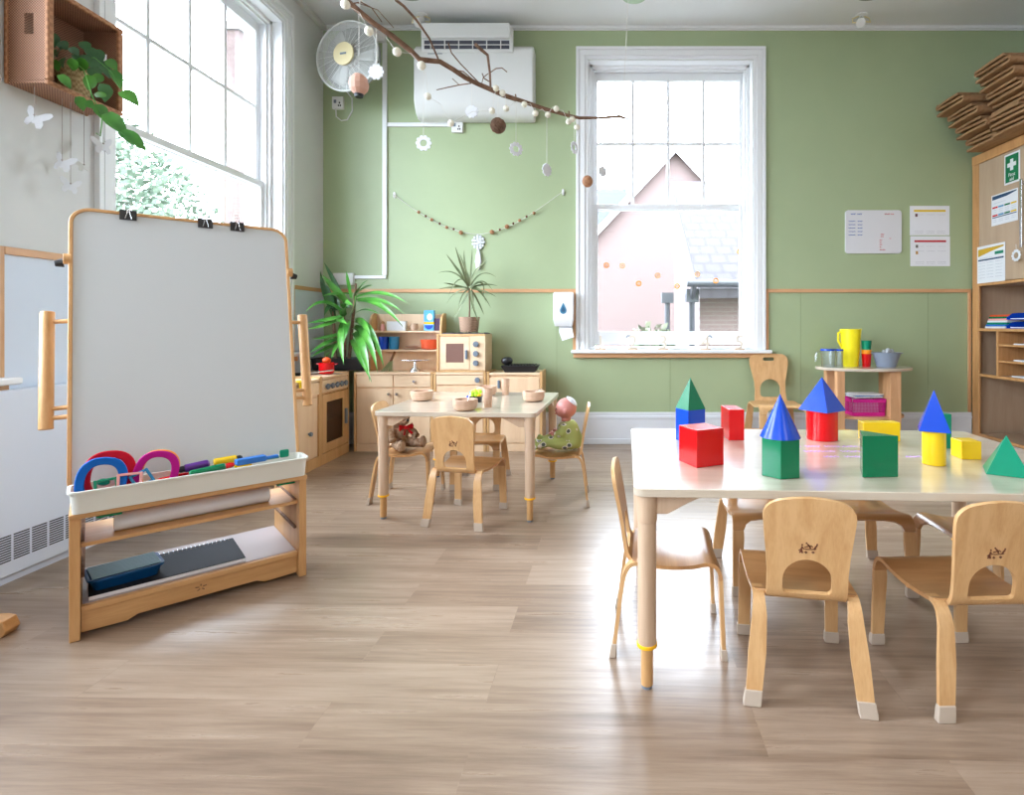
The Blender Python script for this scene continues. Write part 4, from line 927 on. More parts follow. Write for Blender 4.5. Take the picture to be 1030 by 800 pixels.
def bowl(name, label, m, x, y, z, r, h, cat='bowl', group=None, th=0.006, spoon=False, belly=1.05):
    pr = [(r * 0.70, 0), (r * 0.90, h * 0.12), (r * belly, h * 0.5), (r, h), (r - th, h), (r * belly - th * 1.3, h * 0.5), (r * 0.8 - th, h * 0.2), (r * 0.3, h * 0.14)]
    t = thing(name, (x, y, z), 0, label, cat, group); MB().lathe(pr, seg=36).build('bowl_body', m, t); return t
bw = bowl('plastic_bowl', 'orange-red bowl on the right of the hutch middle shelf', M['terracotta'], -1.565, 4.897, hz[0], 0.080, 0.090, belly=0.92)
tag(MB().lathe([(0.05, 0), (0.085, 0.012), (0.082, 0.014), (0.04, 0.004)], seg=30, sy=0.75).lathe([(0.03, 0.016), (0.065, 0.030), (0.062, 0.032), (0.03, 0.02)], seg=30, sy=0.75).build('wooden_plate', M['woodbowl'], loc=(-1.73, 4.905, hz[0])), 'pale wooden plate beside the orange-red bowl', 'plate')
tag(boxo('white_card', (-0.085, -0.03, 0), (0.085, 0.02, 0.085), M['paper'], bevel=0.002, loc=(-1.865, 4.91, hz[1])), 'white card box lying on the top shelf of the hutch', 'box')
t = thing('drink_carton', (-1.565, 4.90, hz[1]), 0, 'tall light blue carton with yellow and dark blue bands on the hutch', 'carton')
boxo('carton_body', (-0.045, -0.025, 0), (0.045, 0.025, 0.185), mat('carton_sky_blue', (0.10, 0.45, 0.78), 0.4), t, bevel=0.002)
boxo('yellow_band', (-0.0455, -0.0256, 0.058), (0.0455, 0.02, 0.080), M['yellow'], t)
MB().prism([(-0.038, 0.050)] + [(math.cos(R(a)) * 0.038, 0.048 + math.sin(R(a)) * 0.036) for a in range(180, 361, 15)] + [(0.038, 0.050)], -0.0262, -0.0252, lambda u, v, w_: (u, w_, v)).build('blue_disc', M['blue'], t)
MB().ball((0.008, -0.0252, 0.125), (0.026, 0.0012, 0.032), 16).build('white_splash', M['paper'], t)
tag(MB().box((-0.025, -0.02, 0), (0.025, 0.02, 0.095)).box((-0.026, -0.021, 0.0951), (0.026, 0.021, 0.112)).build('jar_box', mat('dark_violet_card', (0.06, 0.02, 0.07), 0.5), loc=(-1.492, 4.905, hz[1])), 'small dark violet box beside the blue carton', 'box')
t = thing('wooden_figure', (-1.995, 4.905, hz[1]), 0, 'small pink and brown wooden figure left of the white card', 'figurine')
MB().lathe([(0.018, 0), (0.020, 0.03), (0.012, 0.06)]).build('body', M['pink'], t); MB().ball((0, 0, 0.072), 0.015).build('head', M['trimwood_z'], t)
t = thing('wooden_mug', (-1.705, 4.90, hz[1]), 0, 'round wooden mug right of the white card on the hutch', 'mug')
MB().lathe([(0.028, 0), (0.036, 0.03), (0.032, 0.065), (0.027, 0.065), (0.03, 0.03), (0.02, 0.006)]).build('mug_body', M['woodbowl'], t)
MB().tube([(-0.030, -0.004, 0.05), (-0.05, -0.004, 0.042), (-0.05, -0.004, 0.022), (-0.033, -0.004, 0.015)], 0.004).build('handle', M['woodbowl'], t)
t = thing('cake_stand', (-1.655, 4.775, KH + 0.0005), 0, 'silver metal stand with thin flat plate in front of the hutch', 'cake stand')
MB().lathe([(0.045, 0), (0.042, 0.012), (0.018, 0.04), (0.012, 0.085), (0.015, 0.090)]).build('foot', M['steel'], t)
MB().lathe([(0.015, 0.0905), (0.115, 0.094), (0.135, 0.100), (0.133, 0.104), (0.11, 0.100)], sy=0.30).build('plate', M['steel'], t)
t = thing('hand_net', (-1.925, 4.79, KH + 0.0005), 0, 'small brush with wooden handle and greenish bristles before the hutch', 'hand brush')
b = MB(); rnd = random.Random(9)
for k in range(60):
    a = rnd.uniform(-1, 1); y_ = rnd.uniform(-0.015, 0.015); b.tube([(0.055 + a * 0.012, y_ * 0.6, 0.095), (0.02 + a * 0.055, y_, 0.002)], 0.0012, 4)
b.build('bristles', mat('pale_green_bristle', (0.30, 0.34, 0.16), 0.8), t)
MB().tube([(0.048, 0, 0.09), (0.085, 0, 0.175)], [0.012, 0.010]).build('handle', mat('dark_handle_wood', (0.22, 0.09, 0.03), 0.5), t)
# red pot, tomato, pan on the hob
t = thing('toy_saucepan', (-2.30, 4.50, KH + 0.0070), 0, 'small red cooking pot on the play cooker', 'toy pot')
MB().lathe([(0.052, 0), (0.058, 0.006), (0.060, 0.092), (0.055, 0.092), (0.052, 0.01)]).build('pot_body', M['red'], t)
MB().tube([(-0.060, 0, 0.075), (-0.082, 0, 0.080), (-0.082, 0.02, 0.080), (-0.058, 0.02, 0.075)], 0.005).tube([(0.060, 0, 0.075), (0.082, 0, 0.080), (0.082, 0.02, 0.080), (0.058, 0.02, 0.075)], 0.005).build('handles', M['red'], t)
t = thing('toy_tomato', (-2.30, 4.50, KH + 0.095), 0, 'orange-red toy tomato on top of the red pot', 'toy tomato')
MB().ball((0, 0, 0.022), (0.034, 0.034, 0.028)).build('fruit', mat('tomato_red', (0.85, 0.10, 0.02), 0.3), t); MB().tube([(0, 0, 0.048), (0.01, -0.01, 0.075), (0.03, -0.015, 0.085)], 0.004).build('stalk', M['leaf'], t)
t = thing('toy_frying_pan', (-2.42, 4.335, KH + 0.0070), 0, 'black frying pan with a silver handle on the play cooker', 'toy pan')
MB().lathe([(0.058, 0), (0.072, 0.018), (0.069, 0.018), (0.055, 0.003)]).build('pan_body', M['black'], t)
MB().tube([(0.06, 0.03, 0.016), (0.20, 0.12, 0.032)], 0.006).build('handle', M['steel'], t)
t = thing('yellow_cloth', (KX + 0.005, 3.95, KH - 0.004), 0, 'bright yellow cloth hanging over the play cupboard edge', 'cloth')
MB().loft([[(x_, y_, z_) for y_ in (-0.06 + k * 0.02 for k in range(7))] for x_, z_ in ((-0.06, 0.004), (0.000, 0.005), (0.007, -0.004), (0.010 , -0.035), (0.009, -0.065))], cap=False, close=False).build('fabric', M['yellow'], t)
t.children[0].modifiers.new('thickness', 'SOLIDIFY').thickness = 0.003
# black trough with the big yucca
t = thing('plant_trough', (-2.335, 4.85, KH + 0.0135), 0, 'long black trough with a large strap-leaved plant in the room corner', 'planter')
b = MB(); trough(b, -0.235, 0.235, -0.11, 0.11, 0, 0.105, 0.004, 0.010); b.build('trough_body', M['black'], t)
boxo('soil', (-0.215, -0.09, 0.075), (0.215, 0.09, 0.088), M['soil'], t)

def leaf(b, pts, w, fold=0.25, tipw=0.0, n=12, wprof=None, up=(0, -0.75, 0.65)):
    """strap leaf along a quadratic/cubic path, V section, tapering"""
    pts = [Vector(p) for p in pts]
    def bez(t):
        q = pts
        while len(q) > 1: q = [a.lerp(c, t) for a, c in zip(q, q[1:])]
        return q[0]
    L, C_, Rr = [], [], []
    for i in range(n + 1):
        t = i / n; p = bez(t); d = (bez(min(t + 0.01, 1)) - bez(max(t - 0.01, 0))).normalized()
        side = d.cross(Vector(up)); side = side.normalized() if side.length > 0.05 else d.cross(Vector((0, 1, 0))).normalized()
        nrm = side.cross(d).normalized(); ww = w * (wprof(t) if wprof else (0.35 + 0.65 * math.sin(math.pi * min(t * 0.95 + 0.12, 1.0)))) * (1 - t ** 6) + 0.0005
        L.append(b.v(p - side * ww / 2 + nrm * ww * fold)); C_.append(b.v(p)); Rr.append(b.v(p + side * ww / 2 + nrm * ww * fold))
    for i in range(n): b.bm.faces.new((L[i], L[i + 1], C_[i + 1], C_[i])); b.bm.faces.new((C_[i], C_[i + 1], Rr[i + 1], Rr[i]))
pl = thing('corner_plant', (0, 0, 0), 0, 'large leafy plant with long green strap leaves in the corner, growing from the black trough', 'plant')
pl.location = (-2.30, 4.84, KH + 0.10)
def rel(o, v): return v - o.location
stemsP = [[(351, 362, 4.84), (354, 330, 4.83), (357, 300, 4.82), (358, 285, 4.82)], [(346, 362, 4.82), (347, 335, 4.78), (345, 315, 4.74)], [(338, 362, 4.86), (336, 330, 4.86), (334, 300, 4.86)]]
for st in stemsP: MB().tube([rel(pl, P(*q)) for q in st], [0.016, 0.014, 0.012, 0.008][:len(st)], 10).build('stem', M['bark'], pl)
LV = [  # (base px,py,Y), (mid), (tip), width
 ((354, 300, 4.8), (352, 283, 4.7), (348, 272, 4.62), .045), ((357, 297, 4.8), (362, 288, 4.66), (371, 281, 4.60), .04), ((358, 296, 4.8), (368, 288, 4.7), (375, 287, 4.6), .04),
 ((350, 305, 4.8), (335, 290, 4.75), (324, 276, 4.7), .055), ((350, 310, 4.8), (332, 275, 4.85), (326, 264, 4.85), .035), ((352, 296, 4.85), (335, 296, 4.7), (323, 298, 4.6), .045),
 ((345, 315, 4.75), (325, 295, 4.6), (307, 314, 4.5), .045), ((345, 318, 4.7), (325, 325, 4.55), (308, 325, 4.45), .05), ((345, 320, 4.72), (328, 330, 4.5), (308, 331, 4.4), .05),
 ((345, 335, 4.75), (330, 342, 4.6), (313, 341, 4.5), .045), ((345, 340, 4.75), (328, 345, 4.6), (310, 356, 4.5), .05), ((345, 345, 4.78), (330, 350, 4.6), (311, 360, 4.45), .045),
 ((336, 315, 4.86), (325, 292, 4.85), (322, 272, 4.82), .05), ((336, 318, 4.86), (330, 290, 4.8), (325, 285, 4.8), .06), ((340, 312, 4.86), (336, 300, 4.86), (328, 296, 4.84), .07),
 ((357, 300, 4.8), (385, 288, 4.6), (411, 306, 4.5), .04), ((358, 302, 4.8), (385, 297, 4.6), (407, 316, 4.5), .035), ((360, 303, 4.8), (384, 300, 4.55), (406, 330, 4.45), .045),
 ((358, 315, 4.8), (368, 308, 4.65), (382, 316, 4.6), .02), ((357, 322, 4.8), (366, 320, 4.6), (373, 340, 4.5), .05), ((357, 325, 4.8), (372, 320, 4.55), (384, 358, 4.5), .05),
 ((356, 330, 4.8), (372, 330, 4.5), (380, 376, 4.45), .055), ((356, 335, 4.8), (366, 340, 4.45), (372, 384, 4.4), .055), ((354, 342, 4.8), (362, 355, 4.45), (374, 385, 4.38), .05), ((357, 328, 4.8), (380, 335, 4.5), (386, 370, 4.5), .045),
 ((346, 322, 4.72), (340, 340, 4.5), (346, 367, 4.42), .05), ((347, 318, 4.74), (343, 312, 4.6), (352, 306, 4.5), .06), ((345, 320, 4.74), (338, 322, 4.55), (350, 326, 4.45), .055),
 ((347, 310, 4.74), (343, 300, 4.6), (356, 308, 4.5), .05), ((345, 345, 4.76), (338, 345, 4.6), (333, 362, 4.5), .04), ((352, 318, 4.8), (360, 310, 4.7), (357, 296, 4.62), .04),
 ((348, 325, 4.8), (352, 320, 4.6), (346, 345, 4.5), .05), ((336, 312, 4.86), (331, 305, 4.8), (326, 318, 4.75), .05)]
for k, (a, m_, c_, w_) in enumerate(LV):
    b = MB(); leaf(b, [rel(pl, P(*a)), rel(pl, P(*m_)), rel(pl, P(*c_))], w_ * 1.12, 0.22)
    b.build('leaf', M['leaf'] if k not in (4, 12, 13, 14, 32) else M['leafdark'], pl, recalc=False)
# spiky plant on the microwave
cl = thing('oven_mitt', (-1.205, 4.80, KH + 0.336), 0, 'dark grey-blue cloth lying under the plant pot on the toy microwave', 'cloth')
b = MB()
for cx_, w_, h_, dx in ((-0.10, 0.115, 0.012, 0.0), (0.075, 0.135, 0.013, 0.02)):
    rings = []
    for i in range(13):
        x_ = cx_ + w_ * (i / 12 * 2 - 1); ww = 0.085 * math.sqrt(max(0.02, 1 - (i / 6 - 1) ** 4)); hh = h_ * (0.7 + 0.3 * math.sin(i * 1.9 + cx_ * 9))
        rings.append([(x_, -ww, 0.0), (x_, ww, 0.0), (x_, ww, hh * 0.6), (x_, 0, hh), (x_, -ww, hh * 0.6)])
    b.loft(rings)
b.build('fabric', M['dark'], cl)
pp = thing('potted_spiky_plant', (-1.180, 4.80, KH + 0.3495), 0, 'thin spiky-leaved plant in a woven pot on the toy microwave', 'potted plant')
MB().lathe([(0.072, 0), (0.078, 0.01), (0.092, 0.135), (0.086, 0.135), (0.075, 0.02)], seg=36).build('pot', M['basketpot'], pp)
MB().lathe([(0.001, 0.120), (0.085, 0.120), (0.085, 0.126), (0.001, 0.128)], seg=24).build('soil', M['soil'], pp)
sx_ = P(472, 290, 4.80); MB().tube([(0, 0, 0.12), (0.004, 0, 0.20), rel(pp, sx_)], [0.008, 0.006, 0.007], 8).build('stem', M['bark'], pp)
SP = [((472, 288), (462, 262), (458, 248)), ((472, 286), (466, 262), (467, 251)), ((473, 286), (475, 262), (475, 250)), ((471, 286), (458, 268), (449, 256)), ((471, 288), (458, 268), (440, 275)), ((471, 289), (462, 270), (451, 298)),
      ((472, 290), (455, 288), (441, 291)), ((472, 292), (458, 290), (449, 306)), ((472, 292), (465, 292), (461, 310)), ((473, 292), (474, 305), (482, 326)), ((474, 292), (480, 300), (487, 317)), ((474, 290), (485, 275), (496, 293)),
      ((474, 290), (488, 284), (501, 288)), ((474, 291), (490, 292), (499, 299)), ((474, 287), (484, 268), (499, 279)), ((473, 287), (480, 268), (490, 262)), ((473, 285), (468, 268), (462, 255)), ((474, 292), (478, 305), (474, 312)),
      ((473, 293), (468, 300), (455, 324)), ((474, 289), (490, 276), (486, 300)), ((473, 286), (478, 270), (483, 268)), ((472, 291), (450, 285), (446, 285)), ((474, 290), (482, 288), (494, 310)), ((473, 290), (484, 286), (489, 305))]
rnd = random.Random(3)
for k, q in enumerate(SP):
    dy = rnd.uniform(-0.16, 0.12); b = MB()
    leaf(b, [rel(pp, P(*q[0], 4.80)), rel(pp, P(*q[1], 4.80 + dy * 0.6)), rel(pp, P(*q[2], 4.80 + dy))], 0.017 if k % 3 else 0.023, 0.2, wprof=lambda t: 0.6 + 0.4 * math.sin(math.pi * min(1, t + 0.2)))
    b.build('leaf', M['leafspike'], pp, recalc=False)

# ================================================================ SMALL TABLE SETTING
for (px, pyb, Yc, lab) in ((424.6, 404, 3.50, 'pale wooden bowl at the far left of the small table'), (468, 414.5, 3.10, 'pale wooden bowl with spoon, nearest the front of the small table'), (536.8, 405, 3.47, 'brownish wooden bowl with spoon at the right of the small table'), (489.5, 396, 3.78, 'pale wooden bowl at the back of the small table, behind a cup')):
    o = P(px, 328, Yc); r = 0.070; bw = bowl('wooden_bowl', lab, M['woodbowl'], o.x, Yc, TZ, r, 0.062, group='wooden bowls on the small table', th=0.012, belly=1.02)
    if 'spoon' in lab:
        s = thing('metal_spoon', (o.x, Yc, TZ + 0.012), 0, 'small metal spoon standing in the ' + ('front' if px < 500 else 'right-hand') + ' wooden bowl', 'spoon')
        MB().tube([(0.0, 0.0, 0.012), (0.015, 0.01, 0.050), (0.030 if px < 500 else 0.055, 0.012, 0.085 if px < 500 else 0.065)], [0.003, 0.0025, 0.003], 6).build('handle', M['steel'], s)
        MB().ball((-0.006, -0.002, 0.004), (0.012, 0.009, 0.003), 12).build('spoon_bowl', M['steel'], s)
for px, Yc, lab in ((490.8, 3.20, 'straight wooden cup beside the front bowl on the small table'), (508.6, 3.78, 'straight wooden cup at the back of the small table')):
    o = P(px, 328, Yc); tumbler('wooden_cup', lab, M['woodbowl'], o.x, Yc, TZ, 0.029, 0.115, 'wooden cups on the small table', thick=0.006, flare=1.02)
t = thing('toy_vegetables', (P(479, 328, 3.42).x, 3.42, TZ), 0, 'lime, blue and black plastic toy behind the front wooden bowl', 'toy')
b = MB(); rnd = random.Random(7)
for k in range(14): b.ball((rnd.uniform(-0.03, 0.03), rnd.uniform(-0.02, 0.02), 0.055 + rnd.uniform(-0.008, 0.015)), rnd.uniform(0.012, 0.02), 10)
b.build('leafy_top', M['lime'], t)
boxo('dark_base', (-0.035, -0.02, 0), (0.035, 0.02, 0.038), M['black'], t, bevel=0.006)
MB().ball((-0.045, -0.018, 0.030), (0.016, 0.014, 0.014), 12).build('blue_knob', M['blue'], t)
MB().ball((0.022, -0.020, 0.045), (0.018, 0.012, 0.008), 12).build('yellow_knob', M['yellow'], t)
MB().ball((-0.030, -0.010, 0.060), (0.012, 0.012, 0.012), 12).build('teal_knob', M['teal'], t)

# ================================================================ TEDDY AND DOLL
def soft(name, m, parent, fill, voxel=0.006, smooth=8, fuzz=0.0):
    b = MB(); fill(b); o = b.build(name, m, parent)
    r = o.modifiers.new('remesh', 'REMESH'); r.mode = 'VOXEL'; r.voxel_size = voxel; r.use_smooth_shade = True
    s = o.modifiers.new('smooth', 'SMOOTH'); s.factor = 0.6; s.iterations = smooth
    if fuzz:
        tx = bpy.data.textures.new(name + '_fuzz', 'CLOUDS'); tx.noise_scale = 0.006; d_ = o.modifiers.new('fuzz', 'DISPLACE'); d_.texture = tx; d_.strength = fuzz; d_.mid_level = 0.5
    return o
td = thing('teddy_bear', (-1.300, 3.485, 0.309), R(-34), 'brown plush teddy bear with a red bow on the left chair of the small table', 'teddy bear')
def tf(b):
    b.ball((-0.02, 0, 0.075), (0.058, 0.058, 0.078), 20); b.ball((-0.01, 0, 0.190), (0.056, 0.062, 0.056), 20); b.ball((0.040, 0, 0.178), (0.028, 0.030, 0.024), 14)
    for s in (-1, 1):
        b.ball((-0.015, s * 0.052, 0.240), (0.012, 0.024, 0.024), 12)
        b.tube([(0.0, s * 0.035, 0.035), (0.06, s * 0.062, 0.032), (0.105, s * 0.078, 0.034)], [0.034, 0.030, 0.028], 12); b.ball((0.115, s * 0.080, 0.042), (0.018, 0.028, 0.040), 14)
        b.tube([(-0.015, s * 0.050, 0.125), (0.015, s * 0.085, 0.095), (0.045, s * 0.088, 0.062)], [0.024, 0.023, 0.024], 12)
soft('body', M['teddy'], td, tf, 0.006, 5, 0.006)
MB().ball((0.070, 0, 0.186), (0.006, 0.010, 0.007), 10).build('nose', M['black'], td)
for s in (-1, 1): MB().ball((0.043, s * 0.024, 0.205), 0.006, 10).build('eye', M['black'], td)
for s in (-1, 1): MB().ball((0.133, s * 0.080, 0.042), (0.004, 0.020, 0.030), 12).build('foot_pad', mat('tan_pad', (0.52, 0.38, 0.26), 0.9), td)
b = MB(); b.ball((0.050, 0, 0.137), (0.012, 0.014, 0.013), 12)
for s in (-1, 1): b.loft([[(0.050, s * 0.006, 0.134), (0.056, s * 0.006, 0.140), (0.050, s * 0.006, 0.146)], [(0.052, s * 0.05, 0.120), (0.062, s * 0.052, 0.140), (0.052, s * 0.05, 0.162)]]); b.loft([[(0.052, s * 0.004, 0.132), (0.058, s * 0.012, 0.132)], [(0.075, s * 0.022, 0.095), (0.078, s * 0.040, 0.098)]], cap=False, close=False)
b.build('bow', mat('red_ribbon', (0.62, 0.0, 0.012), 0.5), td)

dl = thing('baby_doll', (-0.205, 3.430, 0.310), R(176), 'baby doll in a patterned green suit on the right chair of the small table', 'doll')
dl.scale = (1.12, 1.12, 1.12)
def df(b):
    b.tube([(-0.02, 0, 0.045), (0.0, 0, 0.09), (0.012, 0, 0.140), (0.016, 0, 0.165)], [0.064, 0.064, 0.058, 0.040], 18)
    b.ball((-0.015, 0, 0.05), (0.065, 0.068, 0.048), 18)
    for s in (-1, 1):
        b.tube([(0.01, s * 0.030, 0.042), (0.075, s * 0.052, 0.050), (0.115, s * 0.055, 0.058), (0.165, s * 0.060, 0.036)], [0.038, 0.034, 0.030, 0.024], 14); b.ball((0.182, s * 0.062, 0.042), (0.020, 0.022, 0.034), 12)
        b.tube([(0.015, s * 0.045, 0.145), (0.040, s * 0.070, 0.105), (0.070, s * 0.050, 0.098)], [0.026, 0.024, 0.020], 12)
soft('suit', M['onesie'], dl, df, 0.006, 4)
def hf(b):
    b.ball((0.018, 0, 0.238), (0.060, 0.056, 0.058), 24); b.ball((0.045, 0, 0.220), (0.034, 0.040, 0.034), 16); b.ball((0.079, 0, 0.224), (0.008, 0.008, 0.008), 10)
    b.tube([(0.018, 0, 0.165), (0.020, 0, 0.20)], [0.028, 0.028], 12)
    for s in (-1, 1): b.ball((0.016, s * 0.056, 0.226), (0.012, 0.008, 0.016), 10)
hd = soft('head', M['skin'], dl, hf, 0.004, 3)
for s in (-1, 1):
    MB().ball((0.071, s * 0.022, 0.236), (0.005, 0.008, 0.005), 10).build('eye', M['black'], hd)
MB().ball((0.077, 0, 0.205), (0.004, 0.012, 0.004), 10).build('mouth', M['red'], hd)
b = MB(); n = 20
rings = []
for i in range(4):
    t_ = R(6 + i * 12); rings.append([(0.0145 + math.cos(t_ + R(0)) * -0.0 - math.sin(R(90) - t_) * 0.0 + 0.0 + -math.cos(t_) * 0.0635, math.sin(t_) * 0.060 * math.cos(2 * math.pi * k / n), 0.240 + math.sin(t_) * 0.061 * math.sin(2 * math.pi * k / n)) for k in range(n)])
b.loft(rings, cap=False); cp = b.build('bonnet', M['felt'], dl); cp.matrix_basis = Matrix.Translation((0.018, 0, 0.238)) @ Matrix.Rotation(R(48), 4, 'Y') @ Matrix.Translation((-0.018, 0, -0.238)); cp.modifiers.new('thickness', 'SOLIDIFY').thickness = 0.003
for s in (-1, 1):
    h_ = MB(); h_.ball((0.088, s * 0.044, 0.100), (0.014, 0.010, 0.013), 12)
    for k in range(4): h_.tube([(0.096, s * (0.036 + k * 0.005), 0.103), (0.108, s * (0.036 + k * 0.005), 0.102 - k * 0.001), (0.112, s * (0.037 + k * 0.004), 0.094)], 0.0028, 6)
    h_.tube([(0.088, s * 0.036, 0.106), (0.097, s * 0.030, 0.112)], 0.003, 6); h_.build('hand', M['skin'], dl)

# ================================================================ BACK WALL FITTINGS
WY = YB
def onwall(px, py, d=0.0): v = P(px, py, YB); v.y = YB - d; return v
# air conditioner
t = thing('air_conditioner', (-1.688, YB, 2.995), 0, 'large white wall-mounted air conditioner above the play kitchen', 'air conditioner')
W_ = 1.075
MB().prism([(0.0, 0.0), (0.0, 0.645), (-0.15, 0.645), (-0.205, 0.595), (-0.205, 0.13), (-0.15, 0.03), (-0.09, 0.0)], 0.0, W_, lambda u, v, w: (w, u, v)).build('casing', M['ac_white'], t, bevel=0.018, seg=4)
MB().box((0.075, -0.225, 0.555), (0.90, -0.200, 0.78)).build('outlet_surround', M['ac_white'], t, bevel=0.012)
MB().box((0.085, -0.262, 0.665), (0.875, -0.2255, 0.800)).build('open_flap', M['ac_white'], t, bevel=0.014)
b = MB().box((0.105, -0.2275, 0.580), (0.865, -0.2252, 0.655)); b.build('outlet_slot', mat('dark_slot', (0.05, 0.055, 0.075), 0.6), t, smooth=False)
b = MB()
for k in range(6): b.box((0.16 + k * 0.125, -0.234, 0.582), (0.168 + k * 0.125, -0.2277, 0.653))
b.box((0.105, -0.236, 0.612), (0.865, -0.2285, 0.617)); b.build('vanes', M['ac_white'], t, smooth=False)
boxo('status_lights', (0.13, -0.2068, 0.545), (0.26, -0.2052, 0.552), M['grey'], t)
# trunking and sockets
def duct(name, label, pts, w=0.030, d=0.022, cat='cable duct'):
    b = MB()
    for (x0, z0), (x1, z1) in zip(pts, pts[1:]): b.box((min(x0, x1) - (w / 2 if x0 == x1 else -w/2 * 0), YB - d, min(z0, z1) - (w / 2 if z0 == z1 else 0)), (max(x0, x1) + (w / 2 if x0 == x1 else 0), YB, max(z0, z1) + (w / 2 if z0 == z1 else 0)))
    return tag(b.build(name, M['gloss_white'], None, bevel=0.002), label, cat)
zx = lambda px: (px - CX) * YB / F; zz = lambda py: EYE - (py - CY) * YB / F
duct('cable_trunking', 'upright white cable trunking left of the air conditioner', [(zx(387.5), zz(277)), (zx(387.5), zz(44))], w=0.040)
duct('cable_trunking', 'short horizontal white cable trunking under the air conditioner', [(zx(390.2), zz(126)), (zx(454), zz(126))], w=0.036)
duct('cable_trunking', 'short horizontal white cable trunking just above the dado rail', [(zx(357.3), zz(279)), (zx(389), zz(279))], w=0.030)
def socket(name, label, px, py, w=0.105, h=0.115, dots=True, d=0.030, cat='socket'):
    t = thing(name, onwall(px, py), 0, label, cat); boxo('faceplate', (-w / 2, -d, -h / 2), (w / 2, 0, h / 2), M['white'], t, bevel=0.005)
    if dots:
        boxo('rocker_switch', (-w * 0.32, -d - 0.004, -h * 0.05), (-w * 0.10, -d - 0.0005, h * 0.22), M['grey'], t, bevel=0.001)
        for dx, dz in ((0.18, -0.02), (0.10, -0.24), (0.26, -0.24)): boxo('pin_hole', (w * dx - 0.006, -d - 0.0015, h * dz - 0.008), (w * dx + 0.006, -d - 0.0003, h * dz + 0.008), M['black'], t)
    return t
socket('wall_socket', 'white wall socket below the round fan in the corner', 341, 104.5)
socket('fused_switch', 'white switch box under the air conditioner', 460.5, 128)
socket('junction_box', 'white junction box at the top of the cable trunking', 383.5, 37, 0.105, 0.12, False, 0.045, 'junction box')
socket('junction_box', 'white junction box behind the corner plant leaves', 347, 281, 0.185, 0.11, False, 0.040, 'junction box')
# round fan guard in the corner
fc = Vector((-2.205, 4.66, 3.44)); t = thing('wall_fan', fc, R(-13), 'round grey wall fan with cream hub high in the corner', 'fan')
rf = 0.300
b = MB(); n = 56; b.tube([(math.cos(2 * math.pi * k / n) * rf, 0, math.sin(2 * math.pi * k / n) * rf) for k in range(n + 1)], 0.010, 8); b.build('rim', M['ac_white'], t)
b = MB()
for k in range(18): b.tube([(math.cos(2 * math.pi * j / 40) * (0.10 + k * 0.0108), -0.030 * math.cos((0.10 + k * 0.0108) / rf * 1.5), math.sin(2 * math.pi * j / 40) * (0.10 + k * 0.0108)) for j in range(41)], 0.0022, 4)
for k in range(24): a = 2 * math.pi * k / 24; b.tube([(math.cos(a) * q, -0.030 * math.cos(q / rf * 1.5), math.sin(a) * q) for q in (0.08, 0.15, 0.22, rf)], 0.0018, 4)
tag(b.build('guard_wires', M['ac_white'], t), kind='stuff')
MB().lathe([(0.001, 0.0), (0.28, 0.0), (0.28, 0.012), (0.001, 0.012)], seg=40).build('guard_backing', mat('grey_fan_mesh', (0.27, 0.28, 0.26), 0.8), t, rot=(R(90), 0, 0), loc=(0, 0.075, 0))
for k in range(3):
    a0 = 2 * math.pi * k / 3; b = MB(); rings = []
    for j in range(6):
        r_ = 0.06 + j * 0.038; wd = 0.75 - 0.05 * j; rings.append([(math.cos(a0 + s * wd * 0.5) * r_, 0.035 + 0.018 * s, math.sin(a0 + s * wd * 0.5) * r_) for s in (-1, -0.3, 0.3, 1)])
    b.loft(rings, cap=False, close=False); o = b.build('blade', M['ac_white'], t); o.modifiers.new('thickness', 'SOLIDIFY').thickness = 0.003
MB().lathe([(0.001, -0.012), (0.085, -0.010), (0.098, 0.0), (0.098, 0.014), (0.001, 0.014)], seg=40).build('hub', M['cream'], t, rot=(R(90), 0, 0), loc=(0, -0.035, 0))
boxo('badge', (-0.030, -0.0515, -0.008), (0.030, -0.0455, 0.008), M['grey'], t)
MB().cyl((0, 0.09, 0), (-0.05, 0.368, -0.02), 0.035).build('bracket', M['ac_white'], t)
MB().cyl((0, 0.02, 0), (0, 0.089, 0), 0.07).build('motor', M['ac_white'], t)
b = MB(); pts = [onwall(350, 92, 0.10), onwall(355.5, 100, 0.03), onwall(355, 112, 0.012), onwall(350, 121, 0.012), onwall(344, 122, 0.012), onwall(339, 118, 0.014), onwall(339.5, 111, 0.034)]
tag(b.tube(pts, 0.006, 8).build('fan_cable', M['ac_white']), 'pale cable looping from the corner fan to the wall socket', 'cable')
# towel dispenser
t = thing('towel_dispenser', onwall(567.5, 311.5), 0, 'white paper towel dispenser with blue drop left of the window', 'towel dispenser')
w2, h2 = 0.092, 0.158
MB().loft([[(-w2 * 0.86, -0.02, -h2), (w2 * 0.86, -0.02, -h2), (w2 * 0.86, -0.10, -h2), (-w2 * 0.86, -0.10, -h2)][::-1], [(-w2, 0.0, -h2 * 0.6), (w2, 0.0, -h2 * 0.6), (w2, -0.135, -h2 * 0.6), (-w2, -0.135, -h2 * 0.6)][::-1], [(-w2, 0, h2 * 0.9), (w2, 0, h2 * 0.9), (w2, -0.12, h2 * 0.9), (-w2, -0.12, h2 * 0.9)][::-1], [(-w2 * 0.97, 0, h2), (w2 * 0.97, 0, h2), (w2 * 0.97, -0.10, h2), (-w2 * 0.97, -0.10, h2)][::-1]]).build('casing', M['gloss_white'], t, bevel=0.010, seg=3)
dr = [(0, 0.058)] + [(math.cos(R(a)) * 0.030, -0.012 + math.sin(R(a)) * 0.032) for a in (20, 0, -20, -45, -70, -90, -110, -135, -160, 180, 160)]
def onface(u, v, w): return (u, -0.1275 - w - (0.0 if v < -0.06 else 0.0), v - 0.0)
